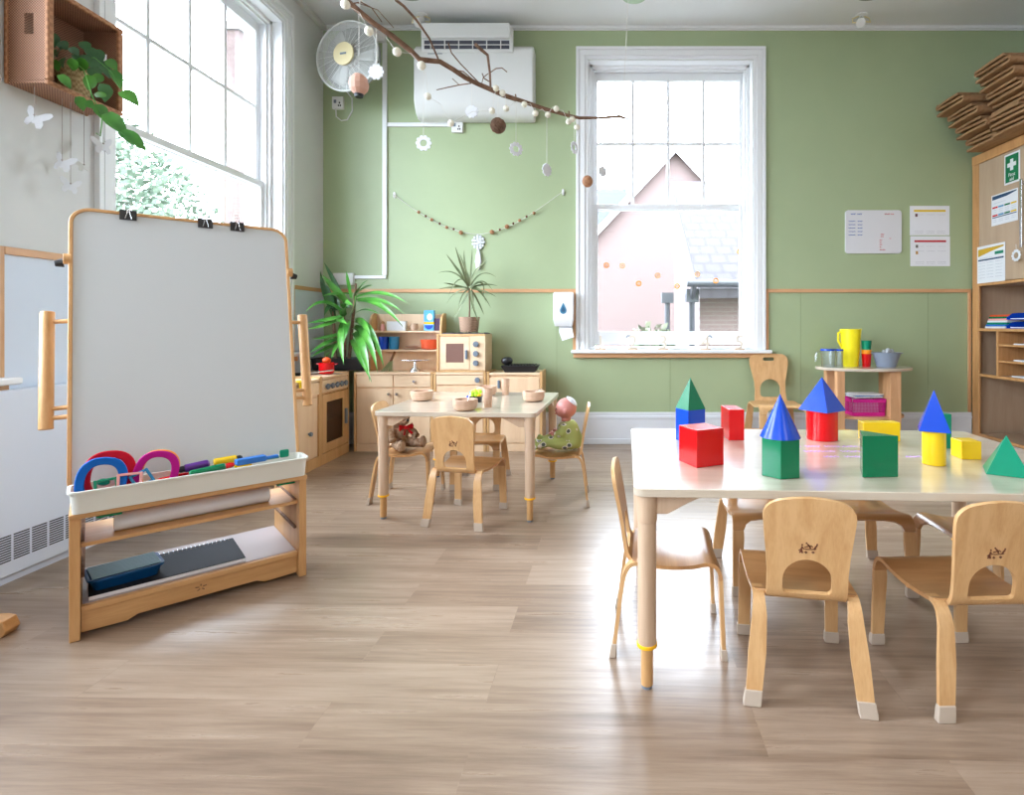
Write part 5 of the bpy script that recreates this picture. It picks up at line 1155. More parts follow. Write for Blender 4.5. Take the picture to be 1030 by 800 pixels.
MB().prism(dr, -0.004, 0.006, onface).build('drop_emblem', mat('drop_blue', (0.05, 0.22, 0.36), 0.4), t)
MB().prism([(x * 0.55, -0.004 + z_ * 0.5) for x, z_ in dr], 0.0065, 0.0075, onface).build('drop_inner', mat('drop_dark', (0.03, 0.10, 0.2), 0.4), t)  # smaller, darker drop inside the emblem
MB().loft([[(-0.045, -0.05, -0.150), (0.075, -0.05, -0.150), (0.075, -0.053, -0.150), (-0.045, -0.053, -0.150)], [(-0.038, -0.11, -0.215), (0.085, -0.10, -0.205), (0.085, -0.103, -0.205), (-0.038, -0.113, -0.215)], [(-0.010, -0.12, -0.290), (0.098, -0.11, -0.255), (0.098, -0.113, -0.255), (-0.010, -0.123, -0.290)]]).build('paper_towel', M['paper'], t, angle=60)
# noticeboard and papers
t = thing('wall_whiteboard', onwall(878, 233.5), 0, 'small whiteboard with blue and red handwriting on the green wall', 'whiteboard')
MB().prism(rrect(0.525, 0.405, 0.03), 0, 0.014, lambda u, v, w: (u, -w, v)).build('board', mat('small_board_white', (0.66, 0.66, 0.68), 0.35), t, bevel=0.002)
def scribble(nm, x0, z0, w, m, seed, h=0.012, r=0.0014, y=-0.0150, par=None):
    rr = random.Random(seed); pts = []; k = 0; x = 0
    while x < w: pts.append((x0 + x, y, z0 + (h / 2) * math.sin(k * 2.1) * rr.uniform(0.5, 1))); x += 0.0045; k += 1
    return pts
def writing(name, m, lines, par, r=0.0022, y=-0.0150):
    b = MB()
    for k, (x0, z0, w, h) in enumerate(lines): b.tube(scribble('', x0, z0, w, m, k + 3, h, y=y), r, 4)
    return b.build(name, m, par)
writing('blue_writing', mat('blue_ink', (0.02, 0.10, 0.42), 0.5), [(-0.215, 0.165, 0.045, 0.018), (-0.155, 0.165, 0.045, 0.018)] + [(-0.235, 0.098 - 0.032 * k, 0.065, 0.013) for k in range(5)] + [(-0.15, 0.098 - 0.032 * k, 0.045, 0.012) for k in range(5)], t)
writing('red_writing', mat('red_ink', (0.62, 0.03, 0.05), 0.5), [(0.10, 0.165, 0.05, 0.016), (0.16, 0.165, 0.03, 0.014), (0.065, -0.025, 0.035, 0.012), (0.065, -0.045, 0.03, 0.01), (0.145, -0.062, 0.02, 0.006), (0.055, -0.08, 0.025, 0.01), (0.055, -0.10, 0.022, 0.01), (0.055, -0.12, 0.025, 0.01), (0.055, -0.143, 0.018, 0.01), (0.055, -0.168, 0.055, 0.012)], t)
def poster(name, label, loc, w, h, band, rz=0, rows=(), pics=(), extra=None, cat='notice'):
    t = thing(name, loc, rz, label, cat); boxo('sheet', (-w / 2, -0.003, -h / 2), (w / 2, 0, h / 2), M['paper'], t)
    if band: boxo('colour_band', (-w * 0.40, -0.0036, h * 0.30), (w * 0.40, -0.0031, h * 0.30 + h * 0.065), band, t)
    for k, (x, z, m) in enumerate(pics): boxo('small_picture', (x - 0.011, -0.0038, z - 0.014), (x + 0.011, -0.0031, z + 0.014), m, t)
    if rows: writing('print', mat('grey_print', (0.35, 0.36, 0.40), 0.7), rows, t, 0.0010, y=-0.0040)
    return t
grey_rows = lambda w, h, zs: [(-w * 0.38 + dx, z, w * 0.22, 0.004) for z in zs for dx in (0.0, w * 0.28, w * 0.56)]
poster('notice_sheet', 'white notice sheet with yellow heading on the green wall', onwall(935, 222), 0.37, 0.275, M['yellow'], rows=grey_rows(0.37, 0.275, (0.055, -0.10, -0.115)), pics=[(-0.125, 0.050, mat('photo_dark_red', (0.12, 0.03, 0.04), 0.6))])
poster('notice_sheet', 'white notice sheet with red heading below the yellow-headed sheet', onwall(935.5, 252.8), 0.37, 0.280, mat('heading_red', (0.50, 0.02, 0.03), 0.6), rows=grey_rows(0.37, 0.28, (0.045, 0.0, -0.10, -0.115)), pics=[(-0.125, 0.045, mat('photo_green_red', (0.12, 0.10, 0.08), 0.6)), (-0.125, -0.015, mat('photo_ochre', (0.50, 0.25, 0.05), 0.6))])
# garland of nuts with crochet pendant
gp = [(397, 196.5), (421, 213.5), (450, 229), (481, 236), (510, 229), (537, 214), (566, 193.5)]
crv = Prof([(onwall(*q).x, onwall(*q).z) for q in gp], 8)
t = thing('nut_garland', (0, YB - 0.001, 0), 0, 'string garland of brown nuts sagging between two hooks on the green wall', 'garland')
MB().tube([(q.x, -0.018, q.y) for q in crv.q], 0.0022, 6).build('string', M['string'], t)
beads = [(422, 214, 1), (429, 218, 0), (435, 221.5, 1), (443, 225.5, 0), (450, 229.3, 1), (457, 231, 0), (464.3, 234.5, 2), (495.3, 234, 2), (503.2, 231.5, 0), (510.3, 228.5, 2), (516.7, 225.3, 0), (523, 222.3, 1), (530, 218.5, 0), (537.4, 215, 1)]
for px, py, s in beads:
    v = onwall(px, py, 0.020); r_ = (0.010, 0.0155, 0.021)[s]; MB().ball((v.x, -0.022, v.z), (r_, r_, r_ * (1.25 if s == 0 else 1)), 12).build('nut', M['brown'] if s == 0 else M['wickerframe'], t)
for px, py in ((397, 196.5), (566.3, 193.5)):
    v = onwall(px, py); MB().loft([[(v.x + a * 0.012, -0.0 - y_, v.z + c_ * 0.03) for a, c_ in ngon(12, 1)] for y_ in (0, 0.012)]).tube([(v.x, -0.012, v.z - 0.01), (v.x, -0.026, v.z - 0.014), (v.x, -0.028, v.z + 0.0)], 0.004, 6).build('hook', M['gloss_white'], t)
t = thing('crochet_pendant', onwall(481.5, 244), 0, 'white crocheted round pendant with a knotted tail hanging from the nut garland', 'pendant')
b = MB()
for rr_, n_ in ((0.050, 11), (0.030, 7), (0.010, 3)):
    for k in range(n_): a = 2 * math.pi * k / n_; b.ball((math.cos(a) * rr_, -0.016, math.sin(a) * rr_ * 1.15), (0.014, 0.010, 0.014), 8)
b.tube([(0, -0.016, 0.055), (0, -0.018, 0.078)], 0.003, 6); b.build('rosette', M['felt'], t)
b = MB()
for s in (-1, 0, 1): b.tube([(0, -0.016, -0.055), (s * 0.012, -0.018, -0.12), (s * 0.018, -0.018, -0.18), (s * 0.008, -0.018, -0.235)], [0.006, 0.010, 0.013, 0.012], 8)
b.ball((0.0, -0.018, -0.242), (0.022, 0.014, 0.018), 10); b.build('tail', M['felt'], t)

# wooden numbers on the window sill
for s, px, lab in (('1', 604, 'one'), ('2', 636.5, 'two'), ('3', 667, 'three'), ('4', 709.5, 'four'), ('5', 743.5, 'five')):
    v = P(px, 350, 4.99); t = thing('wooden_number', (v.x, 4.99, ZS + 0.0005), 0, 'small pale wooden number %s standing on the back window sill' % lab, 'wooden number', 'wooden numbers on the window sill')
    boxo('foot', (-0.045, -0.018, 0), (0.045, 0.018, 0.012), M['tableleg'], t, bevel=0.002)
    c = bpy.data.curves.new('digit', 'FONT'); c.body = s; c.size = 0.175; c.extrude = 0.006; c.bevel_depth = 0.001; c.align_x = 'CENTER'; c.materials.append(M['paleply'])
    o = bpy.data.objects.new('digit', c); COL.objects.link(o); meshed(o, t, (0, 0, 0.0125), (R(90), 0, 0))
# dried orange slices stuck to the lower pane
for px, py, lab in ((610, 267, 'leftmost of the row'), (626, 267.5, 'pale one right of the leftmost'), (642.5, 285.3, 'lowest on the left half'), (661.5, 277.3, 'pale one near the middle'), (681, 288, 'lowest near the middle'), (701.5, 276, 'pale one above the gutter line'), (720, 282.5, 'right half of the pane'), (744, 253.3, 'highest, by the right edge')):
    Yp = YB + 0.1415; v = P(px, py, Yp); r_ = 0.027
    n = 20; b = MB(); rings = [[(math.cos(2 * math.pi * k / n) * (r_ + q[0] * 1.6), q[1], math.sin(2 * math.pi * k / n) * (r_ + q[0] * 1.6)) for q in ((-0.007, 0), (0.0, 0), (0.0, -0.003), (-0.007, -0.003))] for k in range(n)]; rings.append(rings[0]); b.loft(rings, cap=False)
    pale = 'pale' in lab
    t = thing('orange_slice', (v.x, Yp, v.z), 0, ('pale' if pale else 'bright') + ' orange slice decoration on the lower window pane, ' + lab, 'window decoration', 'orange slice decorations on the window')
    b.build('rind', mat('pale_orange', (0.85, 0.50, 0.22), 0.5) if pale else M['orange'], t)
    for k in range(3): a = R(60 * k + 20); MB().tube([(-math.cos(a) * 0.015, -0.0015, -math.sin(a) * 0.015), (math.cos(a) * 0.015, -0.0015, math.sin(a) * 0.015)], 0.0018, 4).build('segment_line', M['orange'], t)

# ================================================================ HALF-ROUND TABLE BY THE BACK WALL
t = thing('oval_side_table', (2.275, 4.675, 0), 0, 'oval light wooden side table with a lower shelf by the green wall', 'side table')
ell = [(math.cos(2 * math.pi * k / 48) * 0.405, math.sin(2 * math.pi * k / 48) * 0.265) for k in range(48)]
MB().prism(ell, 0.722, 0.747).build('tabletop', M['tabletop'], t, bevel=0.004)
MB().prism([(x * 0.83, y * 0.80) for x, y in ell], 0.318, 0.340).build('shelf', M['trimwood_x'], t, bevel=0.003)
for x0, y0, x1, y1 in ((-0.315, -0.205, -0.250, -0.150), (-0.262, 0.130, -0.170, 0.200), (0.122, -0.215, 0.212, -0.085), (0.23, 0.100, 0.300, 0.190)):
    boxo('leg', (x0, y0, 0), (x1, y1, 0.7215), M['trimwood_z'], t, bevel=0.003)
QZ = 0.7475
t = thing('measuring_jug', (P(833, 0, 4.62).x, 4.62, QZ), 0, 'clear plastic jug with blue lid at the left of the oval side table', 'jug')
MB().lathe([(0.055, 0), (0.062, 0.14), (0.059, 0.14), (0.052, 0.004)]).build('body', M['clear'], t); MB().lathe([(0.001, 0.1405), (0.064, 0.1405), (0.062, 0.156), (0.001, 0.157)]).build('lid', M['blue'], t)
MB().tube([(-0.060, 0, 0.13), (-0.095, 0, 0.13), (-0.105, 0, 0.11), (-0.108, 0, 0.05)], 0.009).build('handle', M['clear'], t)
t = thing('glass_jar', (P(844.5, 0, 4.58).x, 4.58, QZ), 0, 'small clear jar with blue lid beside the yellow pitcher', 'jar')
MB().lathe([(0.028, 0), (0.029, 0.14), (0.026, 0.14), (0.026, 0.004)]).build('body', M['clear'], t); MB().lathe([(0.001, 0.1405), (0.030, 0.1405), (0.030, 0.156), (0.001, 0.156)]).build('lid', M['blue'], t)
t = thing('yellow_pitcher', (P(855.5, 0, 4.72).x, 4.72, QZ), 0, 'tall bright yellow plastic pitcher on the oval side table', 'pitcher')
yt = mat('yellow_pitcher_plastic', (0.90, 0.76, 0.01), 0.3)
MB().lathe([(0.066, 0), (0.088, 0.325), (0.084, 0.325), (0.062, 0.005)], seg=36).build('body', yt, t)
MB().tube([(-0.080, 0, 0.305), (-0.108, 0, 0.290), (-0.108, 0, 0.22), (-0.072, 0, 0.16)], 0.010).build('handle', yt, t)
MB().loft([[(0.075, -0.025, 0.325), (0.102, 0, 0.330), (0.075, 0.025, 0.325)], [(0.082, -0.01, 0.275), (0.086, 0, 0.275), (0.082, 0.01, 0.275)]]).build('spout', yt, t)
cx_ = P(871.5, 0, 4.68).x
tumbler('plastic_cup', 'red plastic cup at the bottom of the cup stack', M['red'], cx_, 4.68, QZ, 0.040, 0.110, 'stacked cups on the side table')
tumbler('plastic_cup', 'orange plastic cup in the middle of the cup stack', M['orange'], cx_, 4.68, QZ + 0.048, 0.0405, 0.098, 'stacked cups on the side table')
tumbler('plastic_cup', 'green plastic cup at the top of the cup stack', M['greenp'], cx_, 4.68, QZ + 0.095, 0.0410, 0.130, 'stacked cups on the side table')
t = thing('metal_tub', (P(891.5, 0, 4.66).x, 4.66, QZ), 0, 'blue-grey metal tub on the right of the oval side table', 'tub')
MB().lathe([(0.078, 0), (0.080, 0.004), (0.118, 0.118), (0.124, 0.124), (0.116, 0.122), (0.076, 0.005)], seg=40, sy=0.8).build('tub_body', M['bucket'], t)
for s in (-1, 1): MB().tube([(s * 0.116, -0.022, 0.115), (s * 0.134, -0.018, 0.118), (s * 0.134, 0.018, 0.118), (s * 0.116, 0.022, 0.115)], 0.004).build('handle', M['bucket'], t)
b = MB(); rnd = random.Random(11)
for k in range(9): b.ball((0.02 + rnd.uniform(-0.04, 0.04), rnd.uniform(-0.03, 0.03), 0.118 + rnd.uniform(-0.01, 0.025)), rnd.uniform(0.014, 0.028), 10)
tag(b.build('plastic_bag', mat('crumpled_film', (0.48, 0.50, 0.53), 0.2), loc=t.location), 'crumpled clear plastic bag sticking out of the metal tub', 'plastic bag')
t = thing('storage_basket', (2.250, 4.62, 0.3405), 0, 'magenta plastic storage basket on the lower shelf of the side table', 'basket')
b = MB(); bw_, bd_, bh_ = 0.130, 0.095, 0.155
def wallgrid(b, x0, x1, fn, z0, z1, nx, nz, t=0.004):
    for i in range(nx + 1): x = x0 + (x1 - x0) * i / nx; a, c_ = fn(x, z0), fn(x, z1); b.tube([a, c_], t * 0.6, 4)
    for j in range(nz + 1): z = z0 + (z1 - z0) * j / nz; b.tube([fn(x0, z), fn(x1, z)], t * 0.6, 4)
for f_, a0, a1, nx in ((lambda x, z: (x * (1 + z * 0.6), -bd_ * (1 + z * 0.6), z), -bw_, bw_, 22), (lambda x, z: (x * (1 + z * 0.6), bd_ * (1 + z * 0.6), z), -bw_, bw_, 22), (lambda x, z: (-bw_ * (1 + z * 0.6), x * (1 + z * 0.6), z), -bd_, bd_, 12), (lambda x, z: (bw_ * (1 + z * 0.6), x * (1 + z * 0.6), z), -bd_, bd_, 12)):
    wallgrid(b, a0, a1, f_, 0.03, 0.115, nx, 7)
b.build('lattice_sides', M['magenta'], t)
b = MB()
def hoop(b, z0, z1, t=0.004):
    k0, k1 = 1 + z0 * 0.6, 1 + z1 * 0.6
    for s in (-1, 1):
        b.loft([[(x * k0, s * bd_ * k0, z0), (x * k1, s * bd_ * k1, z1), (x * k1, s * (bd_ * k1 + t), z1), (x * k0, s * (bd_ * k0 + t), z0)] for x in (-bw_, bw_)])
        b.loft([[(s * bw_ * k0, y, z0), (s * bw_ * k1, y, z1), (s * (bw_ * k1 + t), y, z1), (s * (bw_ * k0 + t), y, z0)] for y in (-bd_, bd_)])
hoop(b, 0, 0.030); hoop(b, 0.115, bh_ - 0.01); b.box((-bw_, -bd_, 0), (bw_, bd_, 0.004)); b.build('rim_and_base', M['magenta'], t)
rnd = random.Random(5)
for k in range(5):
    o = MB().box((-0.118, -0.08, 0), (0.118, 0.08, 0.005)).build('loose_paper', M['paper'] if k % 2 else M['lightblue'] if k == 2 else M['paper'], loc=(t.location.x + rnd.uniform(-0.015, 0.015), 4.62, 0.3405 + 0.152 + k * 0.0062), rot=(R(0), 0, R(rnd.uniform(-9, 9))))
    tag(o, 'loose papers lying across the magenta basket', 'paper', 'loose papers on the magenta basket')
b = MB()
for k in range(10): b.box((-0.115 + rnd.uniform(0, 0.02), -0.07 + k * 0.013, 0.006), (0.09 + rnd.uniform(0, 0.02), -0.064 + k * 0.013, 0.10 + rnd.uniform(0, 0.03)))
tag(b.build('paper_bundle', M['paper'], loc=t.location), 'white papers packed inside the magenta basket', 'paper bundle', kind='stuff')

# ================================================================ TALL CABINET ALONG THE RIGHT WALL
CXF = 3.452; c0, c1 = 2.9, 5.008
t = thing('storage_cabinet', (CXF, c0, 0), 0, 'tall beech storage cabinet with doors above and open shelves below, along the right wall', 'cabinet')
L = c1 - c0; D_ = XR - CXF - 0.006; CT = 2.668
s = MB(); s.box((0, L - 0.085, 0), (0.020, L, CT - 0.085)); s.box((0, 0, 0), (0.020, 0.06, CT - 0.085)); s.box((-0.004, 0, CT - 0.085), (0.020, L, CT)); s.build('front_frame', M['cabwood'], t, bevel=0.003)
for y_ in (0.0, L - 0.022): boxo('side_panel', (0.0205, y_, 0), (D_, y_ + 0.022, CT), M['cabpanel'], t)
boxo('top_panel', (0.0205, 0.0225, CT - 0.022), (D_, L - 0.0225, CT), M['cabpanel'], t)
boxo('back_panel', (D_ - 0.01, 0.0225, 0.02), (D_, L - 0.0225, CT - 0.0225), M['cabpanel'], t)
def cshelf(z, y0=0.0225, y1=L - 0.0225, th=0.022, nm='shelf'):
    o = boxo(nm, (0.022, y0, z - th), (D_ - 0.0105, y1, z - 0.0005), M['cabpanel'], t); boxo('shelf_edge', (0.0, y0, z - th - 0.003), (0.0215, y1, z), M['cabwood'], o, bevel=0.002); return z
LY = L - 0.0855
cshelf(1.488, 0.061, LY); cshelf(1.078, 0.061, LY); cshelf(0.665, 0.061, LY); cshelf(0.118, 0.061, LY)
boxo('plinth', (0.006, 0.061, 0), (0.020, LY, 0.085), M['gloss_white'], t, bevel=0.002)
yd = 541 * CXF / 398 - c0
boxo('divider', (0.0, yd - 0.012, 0.666), (D_ - 0.0105, yd + 0.012, 1.052), M['cabwood'], t, bevel=0.002)
for z in (0.940, 0.800): boxo('pigeonhole_shelf', (0.0, yd - 0.45, z - 0.016), (D_ - 0.0105, yd - 0.0125, z), M['cabwood'], t, bevel=0.002)
boxo('divider', (0.0, yd - 0.475, 0.666), (D_ - 0.0105, yd - 0.4505, 1.052), M['cabwood'], t, bevel=0.002)
for k in range(2):
    ya, yb_ = (LY - 0.005, LY - 0.960) if k == 0 else (LY - 0.966, 0.064)
    dr_ = boxo('door', (0.001, yb_, 1.492), (0.019, ya, CT - 0.089), M['cabpanel'], t, bevel=0.002)
    if k == 0:
        yh = 541 * (CXF - 0.03) / (1027.5 - 605) - c0
        MB().box((-0.040, yh - 0.012, 1.74), (-0.028, yh + 0.012, 2.30)).box((-0.028, yh - 0.010, 1.76), (0.0005, yh + 0.010, 1.79)).box((-0.028, yh - 0.010, 2.25), (0.0005, yh + 0.010, 2.28)).build('handle', M['steel'], dr_, bevel=0.003)
# notices on the cabinet door (facing the room, -X): local x runs towards the camera
def doorY(px): return F * (CXF - 0.002) / (px - CX)
def doorZ(py, Y): return EYE - (py - CY) * Y / F
RZ = R(-90)
def dposter(name, label, px0, px1, pyt, pyb, **k):
    ya, yb_ = doorY(px0), doorY(px1); zt, zb = doorZ(pyt, ya), doorZ(pyb, ya)
    return thing(name, (CXF - 0.001, (ya + yb_) / 2, (zt + zb) / 2), RZ, label, 'notice'), ya - yb_, zt - zb
t1, w, h = dposter('first_aid_sign', 'green first aid sign with a white cross on the cabinet door', 1010.5, 1026, 157, 187)
boxo('sheet', (-w / 2, -0.003, -h / 2), (w / 2, 0, h / 2), M['paper'], t1)
boxo('green_field', (-w * 0.42, -0.0045, -h * 0.44), (w * 0.42, -0.0031, h * 0.44), mat('first_aid_green', (0.0, 0.17, 0.06), 0.5), t1)
zc = h * 0.12; a_ = w * 0.28; q_ = w * 0.10
MB().box((-q_, -0.0058, zc - a_), (q_, -0.0046, zc + a_)).box((-a_, -0.0058, zc - q_), (-q_, -0.0046, zc + q_)).box((q_, -0.0058, zc - q_), (a_, -0.0046, zc + q_)).build('white_cross', M['paper'], t1, smooth=False)
text('First', 0.042, M['paper'], t1, (0, -0.0050, -h * 0.21), (R(90), 0, 0), 'lettering', 0.0006); text('aid', 0.042, M['paper'], t1, (0, -0.0050, -h * 0.355), (R(90), 0, 0), 'lettering', 0.0006)
def bars(par, w, h, items, rows):
    for x0, x1, z0, z1, m in items: boxo('colour_band', (x0 * w, -0.0040, z0 * h), (x1 * w, -0.0031, z1 * h), m, par)
    writing('print', mat('grey_print_door', (0.35, 0.38, 0.45), 0.7), [(x * w, z * h, l_ * w, 0.004) for x, z, l_ in rows], par, 0.0010, y=-0.0045)
navy = mat('navy_print', (0.01, 0.05, 0.12), 0.6)
t1, w, h = dposter('safety_notice', 'white notice with dark blue heading and coloured rows on the cabinet door', 997.5, 1024, 197.5, 228)
boxo('sheet', (-w / 2, -0.003, -h / 2), (w / 2, 0, h / 2), M['paper'], t1)
MB().prism([(-0.46, 0.46), (-0.46, 0.34), (0.1, 0.36), (0.46, 0.43), (0.46, 0.46)][::-1], 0.0031, 0.0040, lambda u, v, q: (u * w, -q, v * h)).build('heading_swoosh', navy, t1, smooth=False)
bars(t1, w, h, [(-0.46 + 0.235 * k, -0.25 + 0.235 * k, z0, z0 + 0.05, M[c_]) for z0 in (0.06, -0.20) for k, c_ in enumerate(('red', 'teal', 'greenb', 'yellow'))] + [(-0.46, 0.46, -0.255, -0.225, navy)], [(-0.42, 0.22, 0.5)] + [(-0.44 + 0.24 * k, z_, 0.15) for z_ in (0.0, -0.06, -0.12, -0.32, -0.38) for k in range(4)])
t1, w, h = dposter('safety_notice', 'white notice with gold heading and grey table at the lower left of the cabinet door', 983.2, 1011, 249, 285.5)
boxo('sheet', (-w / 2, -0.003, -h / 2), (w / 2, 0, h / 2), M['paper'], t1)
MB().prism([(-0.46, 0.42), (-0.46, 0.22), (0.0, 0.32), (0.46, 0.40), (0.46, 0.44)][::-1], 0.0031, 0.0040, lambda u, v, q: (u * w, -q, v * h)).build('heading_swoosh', mat('gold_print', (0.60, 0.36, 0.02), 0.6), t1, smooth=False)
bars(t1, w, h, [(0.15, 0.45, 0.22, 0.30, M['greenp']), (-0.46, 0.46, 0.10, 0.14, navy)], [(-0.42, 0.17, 0.5)] + [(-0.44 + 0.31 * k, z_, 0.24) for z_ in (0.04, -0.04, -0.12, -0.20, -0.28, -0.36) for k in range(3)])
yq = doorY(1028)
def flower(b, r, hole=0.5, n=10, th=0.004, f=None):
    out = []; 
    for k in range(n * 8):
        a = 2 * math.pi * k / (n * 8); out.append((math.cos(a), math.sin(a), r * (0.76 + 0.24 * (abs(math.cos(a * n / 2)) ** 0.6))))
    rings = []
    for ca, sa, rr_ in out: rings.append([(ca * rr_, -th / 2, sa * rr_), (ca * rr_, th / 2, sa * rr_), (ca * r * hole, th / 2, sa * r * hole), (ca * r * hole, -th / 2, sa * r * hole)])
    rings.append(rings[0]); b.loft(rings, cap=False); return b
t1 = thing('paper_flower_ring', (CXF - 0.050, yq, doorZ(257, yq)), RZ, 'white scalloped ring hanging from the cabinet door handle', 'decoration')
flower(MB(), 0.050, 0.52).build('ring', M['felt'], t1); MB().tube([(0, 0, 0.045), (0, -0.001, 0.09)], 0.0018, 5).build('string', M['string'], t1)
# contents of the open shelves
rnd = random.Random(21)
cols = [M['paper'], M['lightblue'], M['greenp'], M['paper'], M['pink'], M['greenb'], M['terracotta']]
for k in range(7):
    o = MB().box((0, -0.14, 0), (0.30 - k * 0.012, 0.10, 0.0165)).build('paper_folder', cols[k], loc=(CXF + 0.02 + k * 0.010, 4.79 - 0.02 + 0.004 * k, 1.0785 + k * 0.0175), bevel=0.002)
    tag(o, ['pale paper folder at the bottom of the shelf stack', 'light blue folder second from the bottom of the shelf stack', 'teal-green folder third from the bottom of the shelf stack', 'white folder in the middle of the shelf stack', 'pink folder above the white one in the shelf stack', 'green folder just below the top of the shelf stack', 'red-brown folder on top of the shelf stack'][k], 'folder', 'folders stacked on the cabinet shelf')
for k, lab in ((0, 'lower blue letter tray beside the folders on the cabinet shelf'), (1, 'upper blue letter tray beside the folders on the cabinet shelf')):
    t1 = thing('letter_tray', (CXF + 0.03, 4.615 - 0.13, 1.0785 + k * 0.075), 0, lab, 'letter tray', 'blue letter trays on the cabinet shelf')
    s = MB(); s.box((0, -0.14, 0), (0.32, 0.14, 0.004)); s.prism([(0.0, 0.0041), (0.0, 0.02), (0.05, 0.055), (0.10, 0.060), (0.32, 0.060), (0.32, 0.0041)], -0.14, -0.136, lambda u, v, q: (u, q, v)); s.prism([(0.0, 0.0041), (0.0, 0.02), (0.05, 0.055), (0.10, 0.060), (0.32, 0.060), (0.32, 0.0041)], 0.136, 0.14, lambda u, v, q: (u, q, v))
    s.box((0.316, -0.136, 0.0041), (0.32, 0.136, 0.060)); s.build('tray_body', M['blue'], t1, smooth=False)
    boxo('papers', (0.02, -0.12, 0.0042), (0.30, 0.12, 0.012), M['paper'], t1)
t1 = thing('small_box', (CXF + 0.05, 4.50, 0.9405), 0, 'white and magenta small toy on the upper pigeonhole shelf', 'small toy')
boxo('sheet_pad', (0, -0.07, 0), (0.16, 0.07, 0.010), M['paper'], t1); MB().ball((0.05, -0.02, 0.028), (0.03, 0.025, 0.018), 12).build('magenta_lump', M['magenta'], t1)
t1 = thing('small_box', (CXF + 0.05, 4.50, 0.8005), 0, 'white and blue small toy on the lower pigeonhole shelf', 'small toy')
boxo('sheet_pad', (0, -0.07, 0), (0.16, 0.07, 0.012), M['paper'], t1); MB().ball((0.05, -0.02, 0.028), (0.02, 0.03, 0.016), 12).build('blue_lump', M['teal'], t1)
tag(boxo('paper_pad', (0, -0.08, 0), (0.2, 0.08, 0.010), M['paper'], loc=(CXF + 0.04, 4.50, 0.6655), bevel=0.001), 'thin white paper pad under the pigeonhole shelves', 'paper pad')
t1 = thing('craft_tub', (CXF + 0.11, 4.36, 0.1185), 0, 'white plastic tub of craft bits on the bottom shelf of the cabinet', 'tub')
MB().lathe([(0.085, 0), (0.105, 0.125), (0.110, 0.128), (0.102, 0.126), (0.082, 0.004)], seg=32).build('tub_body', M['gloss_white'], t1)
MB().tube([(math.cos(a) * 0.112, math.sin(a) * 0.112, 0.10 - 0.035 * math.sin(-a)) for a in [R(180 + 15 * k) for k in range(13)]], 0.004, 6).build('bail_handle', M['gloss_white'], t1)
for k, (m_, lab) in enumerate(((M['pink'], 'pink craft roll in the white tub'), (M['brown'], 'dark brown craft stick in the white tub'), (M['teal'], 'blue craft roll in the white tub'))):
    a = thing('craft_roll', t1.location + Vector((-0.05 + k * 0.045, -0.02, 0.012)), 0, lab, 'craft material', 'craft bits in the white tub'); MB().tube([(0, 0, 0), (-0.01 + 0.008 * k, 0.0, 0.17 + 0.01 * k)], 0.016, 10).build('roll', m_, a)

# folded brown mats stacked on top of the cabinet
def folded(label, x0, y0, z0, ly, layers, t_, wx, slant):
    """zig-zag folded sheet: profile in the Y-Z plane, extruded along X"""
    pr = []; z = 0.0; up = []
    pts = []
    for k in range(layers):
        ya, yb_ = (0, -ly * (1 - 0.07 * (k % 3))) if k % 2 == 0 else (-ly * (1 - 0.07 * ((k - 1) % 3)), -0.012 * k)
        pts.append((ya, z + 0.000)); pts.append(((ya + yb_) / 2, z + slant * 0.5)); pts.append((yb_, z + slant * (0.3 if k % 2 == 0 else 1.0))); 
        z += t_ * 1.9
        n_ = 5
        if k < layers - 1:
            yc = pts[-1][0]; zc0 = pts[-1][1]
            sg = -1 if k % 2 == 0 else 1
            for j in range(1, n_): a = -math.pi / 2 + math.pi * j / n_; pts.append((yc + sg * math.cos(a) * t_ * 0.9, zc0 + t_ * 0.95 + math.sin(a) * t_ * 0.95))
    L_, R_ = [], []
    for i, (y, zz_) in enumerate(pts):
        a = Vector(pts[max(i - 1, 0)]); c_ = Vector(pts[min(i + 1, len(pts) - 1)]); d = (c_ - a).normalized() if (c_ - a).length > 1e-6 else Vector((1, 0)); n2 = Vector((-d.y, d.x)) * t_ / 2
        L_.append((y + n2.x, zz_ + n2.y)); R_.append((y - n2.x, zz_ - n2.y))
    b = MB(); b.loft([[(0, p[0], p[1]), (wx, p[0], p[1]), (wx, q[0], q[1]), (0, q[0], q[1])] for p, q in zip(L_, R_)])
    zm = min(min(p[1] for p in L_), min(p[1] for p in R_))
    o = b.build('folded_mat', M['cork'], loc=(x0, y0, z0 - zm + 0.001), bevel=0.003, angle=50); return tag(o, label, 'folded mat', 'folded brown mats on the cabinet'), max(max(p[1] for p in L_), max(p[1] for p in R_)) - zm
z = CT
for k, (x, y, ly, n, lab) in enumerate(((3.30, 4.86, 0.34, 3, 'folded brown mat at the bottom of the left stack on the cabinet'), (3.22, 4.88, 0.36, 3, 'folded brown mat second from the bottom of the left stack'), (3.16, 4.90, 0.36, 3, 'folded brown mat second from the top of the left stack'), (3.08, 4.94, 0.34, 3, 'folded brown mat on top of the left stack, sticking out farthest'))):
    o, hh = folded(lab, x, y, z, ly, n, 0.021, 0.50, 0.016); z += hh + 0.003
z = CT
labs = ['at the bottom of the right stack', 'second from the bottom of the right stack', 'third from the bottom of the right stack', 'third from the top of the right stack', 'second from the top of the right stack', 'on top of the right stack']
for k in range(6):
    o, hh = folded('folded brown mat ' + labs[k], (3.26, 3.24, 3.26, 3.22, 3.16, 3.12)[k], 4.50 - 0.012 * (k % 2), z, 0.36, (2, 3, 2, 3, 2, 3)[k], 0.021, 0.50, 0.012); z += hh + 0.003

